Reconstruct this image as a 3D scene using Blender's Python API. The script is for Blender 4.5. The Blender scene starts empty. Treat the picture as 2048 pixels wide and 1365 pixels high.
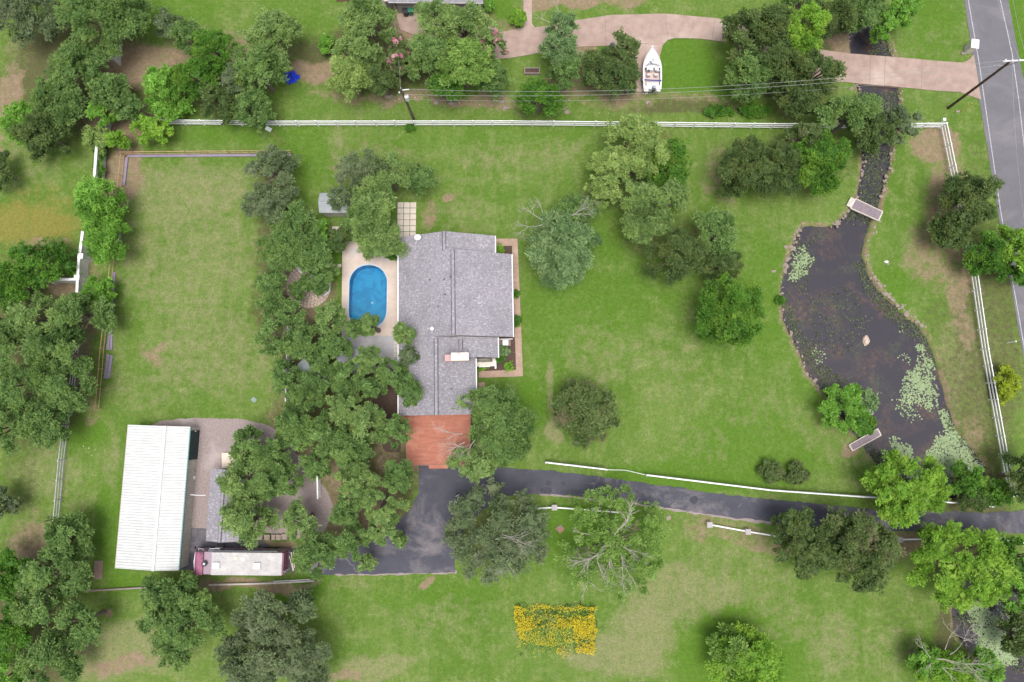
import bpy, math, random
import numpy as np
from mathutils import Vector, Matrix
from mathutils.geometry import tessellate_polygon
S = bpy.context.scene
COL = S.collection
rnd = random.Random(7)
R = math.radians
# ------------------------------------------------------------ camera, sky, sun, exposure
H, F, CX, CY = 80.0, 1365.0, 1024.0, 682.5
TH = math.atan((830 - 682.5) / F)
cam = bpy.data.cameras.new('camera'); camo = bpy.data.objects.new('camera', cam); COL.objects.link(camo)
camo.location = (0, 0, H); camo.rotation_euler = (TH, 0, 0)
cam.sensor_width = 36; cam.lens = 36 * F / 2048; cam.clip_end = 3000
S.camera = camo
W = bpy.data.worlds.new("World"); S.world = W; W.use_nodes = True
nt = W.node_tree; bg = nt.nodes['Background']
sky = nt.nodes.new('ShaderNodeTexSky'); sky.sky_type = 'NISHITA'; sky.sun_disc = False
SUN_EL, SUN_AZ = 80, 165      # sun height and compass direction (clockwise from +Y)
sky.sun_elevation = R(SUN_EL); sky.sun_rotation = R(SUN_AZ); sky.air_density = 0.8; sky.dust_density = 4; sky.ozone_density = 1
hs = nt.nodes.new('ShaderNodeHueSaturation'); hs.inputs['Saturation'].default_value = 0.35
nt.links.new(sky.outputs[0], hs.inputs['Color']); nt.links.new(hs.outputs[0], bg.inputs[0])
bg.inputs[1].default_value = 0.13
sun = bpy.data.lights.new('sun', 'SUN'); sun.energy = 1.5; sun.angle = R(32); sun.color = (1, 0.95, 0.88)
suno = bpy.data.objects.new('sun', sun); COL.objects.link(suno)
_d = Vector((math.sin(R(SUN_AZ)) * math.cos(R(SUN_EL)), math.cos(R(SUN_AZ)) * math.cos(R(SUN_EL)), math.sin(R(SUN_EL))))
suno.rotation_euler = (-_d).to_track_quat('-Z', 'Y').to_euler()
S.view_settings.view_transform = 'Standard'; S.view_settings.look = 'None'
S.view_settings.exposure = 0.8; S.view_settings.gamma = 1

# ------------------------------------------------------------ helpers
CT, ST = math.cos(TH), math.sin(TH)
def P(px, py, z=0.0):
    xc = (px - CX) / F; yc = -(py - CY) / F
    t = (z - H) / (yc * ST - CT)
    return Vector((xc * t, (yc * CT + ST) * t, z))
def P2(px, py, z=0.0):
    v = P(px, py, z); return (v.x, v.y)
def proj(X, Y, Z=0.0):   # world -> photo coordinates (arrays)
    zz = Z - H
    yc = Y * CT + zz * ST; zc = -Y * ST + zz * CT
    return CX + F * X / (-zc), CY - F * yc / (-zc)

def tag(o, label=None, cat=None, group=None, kind=None):
    if label: o['label'] = label
    if cat: o['category'] = cat
    if group: o['group'] = group
    if kind: o['kind'] = kind
    return o
def empty(name, loc, rz=0, label=None, cat=None, group=None):
    o = bpy.data.objects.new(name, None); COL.objects.link(o)
    o.location = loc; o.rotation_euler = (0, 0, rz); o.empty_display_size = .3
    return tag(o, label, cat, group)
class MB:
    def __init__(s): s.v = []; s.f = []
    def add(s, vs, fs):
        n = len(s.v); s.v += [tuple(v) for v in vs]; s.f += [tuple(i + n for i in f) for f in fs]; return s
    def box(s, c, d, rz=0, M=None):
        x, y, z = [k / 2 for k in d]; cr, sr = math.cos(rz), math.sin(rz); vs = []
        for a, b, e in ((-1,-1,-1),(1,-1,-1),(1,1,-1),(-1,1,-1),(-1,-1,1),(1,-1,1),(1,1,1),(-1,1,1)):
            X, Y = a * x, b * y; vs.append((c[0] + X * cr - Y * sr, c[1] + X * sr + Y * cr, c[2] + e * z))
        if M: vs = [M @ Vector(v) for v in vs]
        return s.add(vs, [(0,3,2,1),(4,5,6,7),(0,1,5,4),(1,2,6,5),(2,3,7,6),(3,0,4,7)])
    def bar(s, a, b, w, h):
        a = Vector(a); b = Vector(b); d = (b - a); L = d.length; d.normalize()
        up = Vector((0,0,1)) if abs(d.z) < .98 else Vector((1,0,0))
        sd = d.cross(up).normalized(); u = sd.cross(d)
        vs = [p + sd * i * w / 2 + u * j * h / 2 for p in (a, b) for i, j in ((-1,-1),(1,-1),(1,1),(-1,1))]
        return s.add(vs, [(3,2,1,0),(4,5,6,7),(0,1,5,4),(1,2,6,5),(2,3,7,6),(3,0,4,7)])
    def prism(s, poly, z0, z1):
        n = len(poly)
        ar = sum(poly[i][0] * poly[(i+1) % n][1] - poly[(i+1) % n][0] * poly[i][1] for i in range(n))
        if ar < 0: poly = poly[::-1]
        vs = [(p[0], p[1], z0) for p in poly] + [(p[0], p[1], z1) for p in poly]
        tr = tessellate_polygon([[Vector((p[0], p[1], 0)) for p in poly]])
        fs = []
        for t in tr:
            a, b, c = [poly[i] for i in t]
            cr = (b[0]-a[0])*(c[1]-a[1]) - (b[1]-a[1])*(c[0]-a[0])
            t = tuple(t) if cr > 0 else tuple(t)[::-1]
            fs.append(tuple(i + n for i in t)); fs.append(t[::-1])
        fs += [(i, (i+1) % n, (i+1) % n + n, i + n) for i in range(n)]
        return s.add(vs, fs)
    def tube(s, pts, rad, n=8, cap=True):
        pts = [Vector(p) for p in pts]; m = len(pts)
        if not hasattr(rad, '__len__'): rad = [rad] * m
        vs = []
        for i, p in enumerate(pts):
            d = (pts[min(i+1, m-1)] - pts[max(i-1, 0)]).normalized()
            up = Vector((0,0,1)) if abs(d.z) < .9 else Vector((1,0,0))
            a = d.cross(up).normalized(); b = a.cross(d)
            vs += [p + (a * math.cos(k*2*math.pi/n) + b * math.sin(k*2*math.pi/n)) * rad[i] for k in range(n)]
        fs = [(i*n+k, i*n+(k+1) % n, (i+1)*n+(k+1) % n, (i+1)*n+k) for i in range(m-1) for k in range(n)]
        if cap: fs += [tuple(range(n))[::-1], tuple((m-1)*n+k for k in range(n))]
        return s.add(vs, fs)
    def lathe(s, prof, c=(0,0,0), n=20, sx=1, sy=1):
        vs = [(c[0]+r*math.cos(k*2*math.pi/n)*sx, c[1]+r*math.sin(k*2*math.pi/n)*sy, c[2]+z) for r, z in prof for k in range(n)]
        m = len(prof)
        fs = [(i*n+k, i*n+(k+1) % n, (i+1)*n+(k+1) % n, (i+1)*n+k) for i in range(m-1) for k in range(n)]
        fs += [tuple(range(n))[::-1], tuple((m-1)*n+k for k in range(n))]
        return s.add(vs, fs)
    def build(s, name, mat, parent=None, bevel=0, smooth=False):
        me = bpy.data.meshes.new(name); me.from_pydata(s.v, [], s.f); me.update()
        if mat: me.materials.append(mat)
        if smooth: me.polygons.foreach_set('use_smooth', [True] * len(me.polygons))
        o = bpy.data.objects.new(name, me); COL.objects.link(o); o.parent = parent
        if bevel:
            b = o.modifiers.new('bevel', 'BEVEL'); b.width = bevel; b.segments = 2; b.limit_method = 'ANGLE'
        return o

def col(c): return (c[0], c[1], c[2], 1)
def new_mat(name):
    m = bpy.data.materials.new(name); m.use_nodes = True
    return m, m.node_tree, m.node_tree.nodes['Principled BSDF']
class NT:
    def __init__(s, nt): s.nt = nt
    def n(s, t, **k):
        x = s.nt.nodes.new(t)
        for a, b in k.items(): setattr(x, a, b)
        return x
    def l(s, a, b): s.nt.links.new(a, b)
    def noise(s, vec, scale, detail=4, rough=.55, dist=0):
        x = s.n('ShaderNodeTexNoise'); x.inputs['Scale'].default_value = scale; x.inputs['Detail'].default_value = detail
        x.inputs['Roughness'].default_value = rough; x.inputs['Distortion'].default_value = dist
        if vec: s.l(vec, x.inputs['Vector'])
        return x.outputs['Fac']
    def ramp(s, fac, a, b, c0=(0,0,0), c1=(1,1,1)):
        x = s.n('ShaderNodeValToRGB'); e = x.color_ramp.elements
        e[0].position = a; e[1].position = b; e[0].color = col(c0); e[1].color = col(c1); s.l(fac, x.inputs[0]); return x.outputs[0]
    def mix(s, fac, a, b, mode='MIX'):
        x = s.n('ShaderNodeMix', data_type='RGBA', blend_type=mode)
        for v, i in ((fac, 0), (a, 6), (b, 7)):
            if isinstance(v, (int, float)): x.inputs[i].default_value = v
            elif isinstance(v, tuple): x.inputs[i].default_value = col(v)
            else: s.l(v, x.inputs[i])
        return x.outputs[2]
    def math(s, op, a, b=0.0, clamp=False):
        x = s.n('ShaderNodeMath', operation=op, use_clamp=clamp)
        for v, i in ((a, 0), (b, 1)):
            if isinstance(v, (int, float)): x.inputs[i].default_value = v
            else: s.l(v, x.inputs[i])
        return x.outputs[0]
    def map(s, vec, sc=(1,1,1), rot=(0,0,0)):
        x = s.n('ShaderNodeMapping'); x.inputs['Scale'].default_value = sc; x.inputs['Rotation'].default_value = rot; s.l(vec, x.inputs[0]); return x.outputs[0]
    def bump(s, h, bs, strength=.4, dist=.05):
        x = s.n('ShaderNodeBump'); x.inputs['Strength'].default_value = strength; x.inputs['Distance'].default_value = dist
        s.l(h, x.inputs['Height']); s.l(x.outputs[0], bs.inputs['Normal'])
def obj_co(T): return T.n('ShaderNodeTexCoord').outputs['Object']
def mat(name, c1, c2=None, scale=2.0, rough=.7, metal=0, bump=0, detail=6, c3=None, s3=.3, lo=.35, hi=.65, spec=.4, sc=(1,1,1), t3=(.55,.7)):
    m, nt, bs = new_mat(name); T = NT(nt)
    bs.inputs['Roughness'].default_value = rough; bs.inputs['Metallic'].default_value = metal; bs.inputs['Specular IOR Level'].default_value = spec
    if c2 is None: c2 = tuple(k * .85 for k in c1)
    v = obj_co(T)
    if sc != (1,1,1): v = T.map(v, sc)
    nz = T.noise(v, scale, detail, .6)
    c = T.mix(T.ramp(nz, lo, hi), c1, c2)
    if c3: c = T.mix(T.ramp(T.noise(v, s3, 5, .6), *t3), c, c3)
    T.l(c, bs.inputs['Base Color'])
    if bump: T.bump(nz, bs, bump)
    return m

# ------------------------------------------------------------ numpy noise
def vnoise(x, y, scale, seed):
    rs = np.random.RandomState(seed); G = rs.rand(256, 256)
    u = x / scale + 1000; v = y / scale + 1000
    i = np.floor(u).astype(int); j = np.floor(v).astype(int); a = u - i; b = v - j
    a = a*a*(3-2*a); b = b*b*(3-2*b); i %= 256; j %= 256; i2 = (i+1) % 256; j2 = (j+1) % 256
    return (G[i,j]*(1-a)+G[i2,j]*a)*(1-b) + (G[i,j2]*(1-a)+G[i2,j2]*a)*b
def fbm(x, y, scale, seed, o=4):
    t = 0; w = 1; s = 0
    for k in range(o):
        t = t + w * vnoise(x, y, scale / 2**k, seed + k); s += w; w *= .55
    return t / s
def poly_sd(X, Y, poly):   # signed distance, + inside
    d = np.full(X.shape, 1e9); ins = np.zeros(X.shape, bool); n = len(poly)
    for i in range(n):
        x1, y1 = poly[i]; x2, y2 = poly[(i+1) % n]
        ex, ey = x2-x1, y2-y1; L = ex*ex+ey*ey + 1e-9
        t = np.clip(((X-x1)*ex+(Y-y1)*ey)/L, 0, 1)
        d = np.minimum(d, np.hypot(X-x1-t*ex, Y-y1-t*ey))
        c = ((y1 > Y) != (y2 > Y)) & (X < (x2-x1)*(Y-y1)/(y2-y1+1e-12)+x1)
        ins ^= c
    return np.where(ins, d, -d)
def smooth_poly(p, it=2):
    for _ in range(it):
        q = []
        for i in range(len(p)):
            a = p[i]; b = p[(i+1) % len(p)]
            q += [(a[0]*.75+b[0]*.25, a[1]*.75+b[1]*.25), (a[0]*.25+b[0]*.75, a[1]*.25+b[1]*.75)]
        p = q
    return p
def rough_poly(p, step=.5, amp=.12, seed=1):
    r = random.Random(seed); q = []
    for i in range(len(p)):
        a = Vector(p[i]); b = Vector(p[(i+1) % len(p)]); L = (b-a).length; n = max(1, int(L/step))
        for k in range(n):
            v = a.lerp(b, k/n); q.append((v.x + r.uniform(-amp, amp), v.y + r.uniform(-amp, amp)))
    return q
def WP(pts, z=0): return [P2(a, b, z) for a, b in pts]

# ------------------------------------------------------------ outlines in the photo, carried to the ground
POND = [(1664,452),(1605,450),(1590,480),(1575,520),(1566,560),(1560,600),(1565,640),(1580,670),(1600,710),(1612,745),(1635,772),(1660,800),(1690,850),
        (1722,885),(1740,915),(1765,945),(1820,985),(1880,996),(1940,1000),(1972,975),(1976,935),(1950,900),(1915,860),(1896,800),(1882,750),(1870,700),(1845,655),(1800,620),
        (1768,590),(1740,550),(1728,510),(1733,475),(1745,450),(1757,425),(1767,385),(1780,340),(1787,290),(1798,240),(1801,200),(1800,175),(1795,140),(1790,115),(1780,80),(1772,50),(1765,0),(1763,-60),
        (1680,-60),(1690,0),(1700,40),(1697,75),(1702,110),(1708,150),(1715,180),(1728,220),(1727,260),(1725,290),(1722,340),(1716,385),(1704,408),(1693,428)]
CREEK = [(1903,1190),(1909,1264),(1930,1290),(1950,1314),(1986,1342),(2010,1380),(2030,1450),(2200,1450),(2200,1120),(2060,1120),(1990,1110),(1930,1140)]
pond_w = WP(POND); creek_w = WP(CREEK)
def rrect(x0, x1, y0, y1, r, n=10):
    q = []
    for cx, cy, a0 in ((x1-r, y1-r, 0), (x0+r, y1-r, 90), (x0+r, y0+r, 180), (x1-r, y0+r, 270)):
        for k in range(n+1):
            a = R(a0 + 90*k/n); q.append((cx + r*math.cos(a), cy + r*math.sin(a)))
    return q
pool_w = rrect(-19.33, -14.85, 10.1, 17.74, 2.15)

# ------------------------------------------------------------ ground
def ground():
    fx = np.arange(-72, 72.01, .36); fy = np.arange(-38, 60.01, .36)
    out = np.array([3., 8, 20, 50, 120, 300, 700])
    gx = np.concatenate([-72-out[::-1], fx, 72+out]); gy = np.concatenate([-38-out[::-1], fy, 60+out])
    X, Y = np.meshgrid(gx, gy); nx, ny = len(gx), len(gy)
    X = X.ravel(); Y = Y.ravel()
    Z = np.zeros_like(X)
    for pw in (pond_w, creek_w):
        sd = poly_sd(X, Y, pw) + (fbm(X, Y, 1.6, 3) - .5) * .5
        t = np.clip((sd + .15) / .8, 0, 1); Z = np.minimum(Z, -1.1 * t*t*(3-2*t))
    sd = poly_sd(X, Y, pool_w); Z = np.where(sd > -.45, -2.4, Z)
    px, py = proj(X, Y)
    wx = px + (fbm(X, Y, 6, 11) - .5) * 70; wy = py + (fbm(X, Y, 6, 23) - .5) * 70
    def M(bl):
        m = np.zeros_like(X)
        for cx, cy, rx, ry, s in bl:
            d = np.sqrt(((wx-cx)/rx)**2 + ((wy-cy)/ry)**2); t = np.clip(1.35 - d, 0, 1)
            m = np.maximum(m, s * np.minimum(1, t*1.6))
        return m
    tan = M([(1390,1190,110,50,.65),(1300,1250,70,70,.75),(1240,1310,110,50,.7),(1660,1290,70,60,.5),(1480,1150,120,60,.4),(1560,1240,80,50,.4),
        (250,1300,150,60,.7),(760,1330,80,30,.7),(880,1230,110,35,.35),(700,1180,60,15,.4),(1093,780,7,70,.8),(1097,850,14,22,1),(1300,700,120,60,.35),(1180,720,60,90,.4),
        (1350,780,90,60,.3),(1520,820,90,50,.3),(1050,310,170,30,.45),(930,420,60,50,.4),(675,290,9,60,.55),(1000,350,160,12,.3),(380,380,150,60,.6),(380,520,150,130,.5),(420,700,140,100,.5),(300,780,100,40,.4),
        (1440,350,40,60,.5),(1400,880,70,40,.35),(1640,860,60,60,.35),(1100,480,20,60,.3),(40,330,100,60,.4),(60,120,60,60,.5),(110,950,60,70,.5),(1880,110,90,80,.3),(1950,700,40,200,.45),(1900,760,30,120,.6),
        (480,30,60,40,.2),(160,990,20,100,.4),(230,930,12,100,.5),(1700,910,60,25,.4),(1500,1000,120,8,.4),(1200,1180,120,20,.3),(1780,1300,60,60,.4)])
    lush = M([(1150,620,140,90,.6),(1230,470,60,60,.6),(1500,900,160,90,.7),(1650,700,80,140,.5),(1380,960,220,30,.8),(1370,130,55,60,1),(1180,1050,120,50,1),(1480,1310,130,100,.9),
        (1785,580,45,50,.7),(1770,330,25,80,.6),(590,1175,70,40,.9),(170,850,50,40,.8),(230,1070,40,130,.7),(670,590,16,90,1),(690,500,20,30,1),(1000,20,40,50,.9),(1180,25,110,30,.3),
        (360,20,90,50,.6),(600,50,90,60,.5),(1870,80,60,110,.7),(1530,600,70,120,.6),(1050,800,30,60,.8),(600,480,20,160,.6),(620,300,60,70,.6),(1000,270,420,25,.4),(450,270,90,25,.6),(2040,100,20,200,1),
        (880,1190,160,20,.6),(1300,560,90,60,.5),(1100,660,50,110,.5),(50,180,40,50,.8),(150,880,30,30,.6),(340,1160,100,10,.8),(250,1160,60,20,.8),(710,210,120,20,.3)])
    dirt = M([(300,705,28,30,.55),(290,130,100,50,.8),(650,155,60,22,.95),(235,350,40,70,.8),(15,190,25,60,.8),(10,300,10,40,.6),(1130,8,70,16,.95),(1240,6,50,14,.7),(1174,120,24,40,1),(1140,160,70,30,.6),(900,200,260,13,.7),
        (1200,200,150,12,.5),(1880,295,45,38,.8),(1895,400,35,90,.7),(1855,500,55,60,.6),(1925,610,22,60,.6),(1560,1085,90,14,.6),(1500,1060,130,16,.5),(1830,1090,90,26,.85),(862,1162,14,9,1),(690,1345,40,14,.7),(900,405,13,10,1),
        (60,1150,60,110,.6),(180,650,22,200,.6),(230,1325,70,20,.7),(800,900,60,60,.6),(640,960,80,100,.6),(560,800,30,120,.3),(610,600,60,70,.7),(1700,92,60,25,.9),(1255,160,60,50,.7),(1270,1045,8,6,.8),(1490,1080,100,12,.5),
        (840,70,60,50,.8),(1000,60,40,30,.6),(700,1010,100,90,.6),(560,1090,50,16,.9),(510,1165,130,12,.8),(100,480,50,10,.6),(130,590,30,20,.8),(1950,950,40,50,.7),(1910,900,30,60,.4),(220,1225,12,10,.8),(430,130,100,60,.6),
        (1690,895,16,18,1),(1400,200,100,10,.5),(1880,470,50,100,.6),(1915,560,22,60,.7),(1930,650,18,60,.6),(1830,520,40,30,.4),(1940,900,25,60,.5),(1990,1040,60,10,.4),(1440,380,30,60,.35),(1415,1065,60,30,.5),(1090,490,18,60,.4),(960,480,60,8,.5),(855,440,22,40,.6),(250,250,80,40,.8),(740,320,110,60,.3),(1240,50,30,50,.3)])
    litter_shade = M([(650,850,110,110,1),(600,1000,60,60,.8),(740,960,90,100,1),(780,900,35,60,1),(785,830,25,60,1),(560,500,50,200,.7),(160,150,150,110,.9),(60,700,120,200,.9),(60,1230,90,160,.9),(430,170,90,70,.8),(760,120,200,70,.8),
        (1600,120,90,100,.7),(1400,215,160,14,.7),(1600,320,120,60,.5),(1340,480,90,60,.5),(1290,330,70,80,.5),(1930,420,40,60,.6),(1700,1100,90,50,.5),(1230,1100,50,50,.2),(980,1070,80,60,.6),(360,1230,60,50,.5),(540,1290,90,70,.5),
        (1945,990,60,40,1),(1930,1120,70,60,.7),(1820,985,60,40,.7),(990,870,40,60,.4),(1080,200,60,40,.6),(620,720,60,80,1),(740,720,50,60,.8),(1885,1240,30,70,.8),(1480,1330,60,40,.4),(1975,700,80,300,.62),(1905,800,50,120,.55),(1890,640,40,60,.4),(1960,350,40,90,.35),(560,1130,40,20,.5),(1800,1200,60,60,.3),(40,960,60,90,.45),(60,1000,40,40,.4),(450,1220,60,50,.3)])  # leaf litter, plus painted shade beside some crowns and east of the pond
    for pw in (pond_w, creek_w):
        sd = poly_sd(X, Y, pw); dirt = np.maximum(dirt, np.clip(1.05 - np.abs(sd+.1)/.55, 0, .62)*(.45+1.0*fbm(X, Y, 4, 77)))
    yel = M([(60,440,100,45,.8),(100,400,60,40,.4),(130,500,40,20,.4)])
    rock = M([(183,893,16,20,.8),(600,243,60,8,.8),(225,885,14,10,.4),(940,205,200,7,.9),(1150,215,120,8,.6),(790,205,60,14,.5),(1955,945,25,40,.8)])
    fs = np.arange((nx-1)*(ny-1)); i = fs % (nx-1); j = fs // (nx-1); a = j*nx+i
    quads = np.stack([a, a+1, a+1+nx, a+nx], 1)
    me = bpy.data.meshes.new('ground')
    me.vertices.add(len(X)); me.vertices.foreach_set('co', np.stack([X, Y, Z], 1).ravel())
    me.loops.add(quads.size); me.loops.foreach_set('vertex_index', quads.ravel())
    me.polygons.add(len(quads)); me.polygons.foreach_set('loop_start', np.arange(len(quads))*4)
    me.update(calc_edges=True)
    for nm, arr in (('wear_a', (tan, lush, dirt)), ('wear_shade_b', (litter_shade, yel, rock))):
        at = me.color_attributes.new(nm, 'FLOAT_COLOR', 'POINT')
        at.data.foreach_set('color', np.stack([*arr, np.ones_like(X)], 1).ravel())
    o = bpy.data.objects.new('ground', me); COL.objects.link(o); tag(o, kind='structure')
    m, nt, bs = new_mat('grass_ground'); T = NT(nt); v = obj_co(T)
    bs.inputs['Roughness'].default_value = .95; bs.inputs['Specular IOR Level'].default_value = .15
    big = T.noise(v, .09, 5, .6, .6); mid = T.noise(v, .55, 6, .7); fine = T.noise(v, 5.5, 8, .8); fine2 = T.noise(v, 2.2, 6, .7)
    streak = T.noise(T.map(v, (.9, .11, 1)), 1, 5, .7)
    c = T.mix(T.ramp(big, .35, .65), (.082, .152, .022), (.125, .188, .044))
    c = T.mix(T.ramp(mid, .47, .70), c, (.175, .215, .078))
    c = T.mix(T.math('MULTIPLY', T.ramp(streak, .42, .62), .4), c, (.066, .140, .018))
    a1 = T.n('ShaderNodeAttribute', attribute_name='wear_a'); a2 = T.n('ShaderNodeAttribute', attribute_name='wear_shade_b')
    s1 = T.n('ShaderNodeSeparateColor'); s2 = T.n('ShaderNodeSeparateColor'); T.l(a1.outputs[0], s1.inputs[0]); T.l(a2.outputs[0], s2.inputs[0])
    def msk(ch, nz, k=1.0, w=1.9):   # mask broken up by noise
        t = T.math('ADD', T.math('MULTIPLY', ch, 1.0), T.math('MULTIPLY', T.math('SUBTRACT', nz, .5), w))
        return T.math('MULTIPLY', T.ramp(t, .27, .76), k)
    n1 = T.noise(v, .8, 7, .75); n2 = T.noise(T.map(v, (1, 1, 1), (0, 0, .6)), 1.7, 7, .75)
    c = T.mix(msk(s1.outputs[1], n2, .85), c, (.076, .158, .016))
    c = T.mix(msk(s1.outputs[0], n1, .8), c, (.205, .205, .105))
    c = T.mix(msk(s2.outputs[1], n1, .8), c, (.20, .175, .045))
    c = T.mix(msk(s2.outputs[0], n2, .85), c, T.mix(T.ramp(fine2, .35, .65), (.105, .080, .052), (.075, .085, .032)))  # litter tones, also used for the painted lawn shade
    c = T.mix(msk(s1.outputs[2], n1, .9), c, T.mix(T.ramp(n2, .4, .6), (.27, .185, .145), (.20, .16, .10)))
    sp = T.n('ShaderNodeTexVoronoi'); sp.inputs['Scale'].default_value = 1.7; T.l(v, sp.inputs['Vector'])
    stones = T.math('MULTIPLY', T.ramp(sp.outputs['Distance'], .18, .10), s2.outputs[2])
    c = T.mix(T.ramp(sp.outputs['Distance'], .10, .22, (0,0,0), (0,0,0)), c, c)
    x = T.n('ShaderNodeMath', operation='LESS_THAN'); T.l(sp.outputs['Distance'], x.inputs[0]); x.inputs[1].default_value = .15
    c = T.mix(T.math('MULTIPLY', x.outputs[0], s2.outputs[2]), c, (.45, .40, .34))
    c = T.mix(1.0, c, T.ramp(fine, .28, .75, (.56, .60, .52), (1.42, 1.38, 1.36)), 'MULTIPLY')
    c = T.mix(1.0, c, T.ramp(fine2, .3, .7, (.85, .85, .85), (1.15, 1.15, 1.15)), 'MULTIPLY')
    T.l(c, bs.inputs['Base Color']); T.bump(fine, bs, .5, .08)
    me.materials.append(m)
ground()

# ------------------------------------------------------------ shared materials
M = {}
M['white'] = mat('white_paint', (.80,.80,.82), (.70,.71,.72), 3, .5)
M['white_metal'] = mat('white_sheet_metal', (.56,.57,.56), (.47,.48,.48), 1.2, .7, lo=.3, hi=.7)
M['tan_wall'] = mat('tan_sheet_wall', (.50,.48,.44), (.42,.40,.37), 2, .6)
M['grey_metal'] = mat('grey_metal', (.45,.46,.48), (.33,.34,.36), 5, .45, .4)
M['dark'] = mat('dark_trim', (.03,.03,.035), (.045,.045,.05), 5, .5)
M['black_rubber'] = mat('black_rubber', (.02,.02,.022), (.035,.035,.035), 8, .8)
M['glass'] = mat('dark_glass', (.02,.025,.03), (.03,.035,.04), 3, .08, spec=.8)
M['cream'] = mat('cream_brick', (.58,.54,.48), (.46,.42,.37), 3, .8, bump=.3)
M['conc'] = mat('pool_concrete', (.56,.46,.40), (.48,.40,.35), 1.2, .85, c3=(.42,.42,.44), s3=.35, t3=(.58,.72), bump=.15)
M['pink_conc'] = mat('pink_concrete', (.36,.265,.225), (.28,.205,.175), 1.0, .9, c3=(.43,.345,.30), s3=.16, bump=.15)
M['walk'] = mat('walk_concrete', (.38,.265,.205), (.30,.21,.165), 2.0, .9, c3=(.42,.33,.28), s3=.4, bump=.15)
M['gravel'] = mat('yard_gravel', (.30,.245,.235), (.22,.18,.175), 5, .95, c3=(.36,.31,.30), s3=.25, bump=.4, detail=9)
M['rust'] = mat('rusty_pipe', (.50,.34,.20), (.36,.20,.12), 4, .7)
M['old_wood'] = mat('weathered_wood', (.30,.24,.23), (.20,.16,.155), 6, .85, sc=(1,1,1))
M['pole_wood'] = mat('creosote_pole', (.075,.042,.028), (.045,.028,.02), 3, .8, sc=(6,6,.6))
M['pole_grey'] = mat('weathered_pole', (.14,.11,.085), (.08,.06,.05), 3, .8, sc=(6,6,.6))
M['stone'] = mat('limestone', (.31,.26,.215), (.20,.165,.135), 3, .9, bump=.5)
M['mulch'] = mat('mulch', (.055,.035,.028), (.10,.065,.050), 9, .95, bump=.7, detail=10)
M['brick'] = mat('brick_red', (.34,.17,.13), (.27,.14,.11), 8, .85)
M['bark'] = mat('grey_bark', (.20,.165,.135), (.12,.098,.08), 6, .9, bump=.4)
M['pale_bark'] = mat('dead_branch', (.42,.38,.34), (.30,.27,.24), 6, .9)
M['wire'] = mat('wire', (.35,.37,.36), (.30,.31,.30), 4, .5, .3)

def shingle(name, c1, c2, c3, scale=1.0):
    m, nt, bs = new_mat(name); T = NT(nt); v = obj_co(T)
    bs.inputs['Roughness'].default_value = .9; bs.inputs['Specular IOR Level'].default_value = .2
    b = T.n('ShaderNodeTexBrick'); T.l(T.map(v, (1,1,1), (0,0,math.pi/2)), b.inputs['Vector'])
    b.inputs['Scale'].default_value = 1; b.inputs['Brick Width'].default_value = .30; b.inputs['Row Height'].default_value = .15
    b.inputs['Mortar Size'].default_value = .006; b.inputs['Bias'].default_value = -.1
    b.inputs['Color1'].default_value = col(c1); b.inputs['Color2'].default_value = col(c2); b.inputs['Mortar'].default_value = col(tuple(k*.7 for k in c1))
    nz = T.noise(T.map(v, (3.2, 6, 1)), 1, 5, .7)
    c = T.mix(T.ramp(nz, .54, .66), b.outputs[0], c3)
    c = T.mix(1.0, c, T.ramp(T.noise(v, .25, 4, .6), .3, .7, (.86,.86,.86), (1.12,1.11,1.12)), 'MULTIPLY')
    T.l(c, bs.inputs['Base Color']); T.bump(b.outputs[1], bs, .3, .02)
    return m
M['shingle'] = shingle('grey_shingle', (.225,.214,.240), (.290,.278,.308), (.44,.425,.455))
M['shingle_dark'] = mat('ridge_groove', (.07,.07,.08), (.09,.09,.10), 5, .9)

def asphalt(name, base, base2, worn, crack=True, s3=.12, t3=(.50,.66)):
    m, nt, bs = new_mat(name); T = NT(nt); v = obj_co(T)
    bs.inputs['Roughness'].default_value = .82; bs.inputs['Specular IOR Level'].default_value = .3
    f = T.noise(v, 14, 6, .8)
    c = T.mix(T.ramp(T.noise(v, .5, 6, .65), .35, .65), base, base2)
    c = T.mix(T.ramp(T.noise(T.map(v, (1,1.6,1)), s3, 8, .72, .8), *t3), c, worn)
    if crack:
        vo = T.n('ShaderNodeTexVoronoi', feature='DISTANCE_TO_EDGE'); vo.inputs['Scale'].default_value = .30
        w = T.n('ShaderNodeVectorMath', operation='ADD'); nn = T.n('ShaderNodeTexNoise'); nn.inputs['Scale'].default_value = 1.2; nn.inputs['Detail'].default_value = 6
        sc_ = T.n('ShaderNodeVectorMath', operation='SCALE'); sc_.inputs[3].default_value = 1.6
        T.l(v, nn.inputs['Vector']); T.l(nn.outputs['Color'], sc_.inputs[0]); T.l(v, w.inputs[0]); T.l(sc_.outputs[0], w.inputs[1]); T.l(w.outputs[0], vo.inputs['Vector'])
        k = T.math('MULTIPLY', T.ramp(vo.outputs[0], .004, .02, (1,1,1), (0,0,0)), T.ramp(T.noise(v, .14, 3, .5), .56, .62))
        c = T.mix(T.math('MULTIPLY', k, .6), c, tuple(x*1.3 for x in worn))
    c = T.mix(1.0, c, T.ramp(f, .3, .7, (.82,.82,.82), (1.18,1.18,1.18)), 'MULTIPLY')
    T.l(c, bs.inputs['Base Color']); T.bump(f, bs, .2, .02)
    return m
M['drive'] = asphalt('sealed_asphalt', (.052,.053,.070), (.068,.069,.088), (.160,.145,.155))
M['road'] = asphalt('road_asphalt', (.120,.116,.132), (.140,.135,.152), (.165,.158,.172), crack=False)

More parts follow.
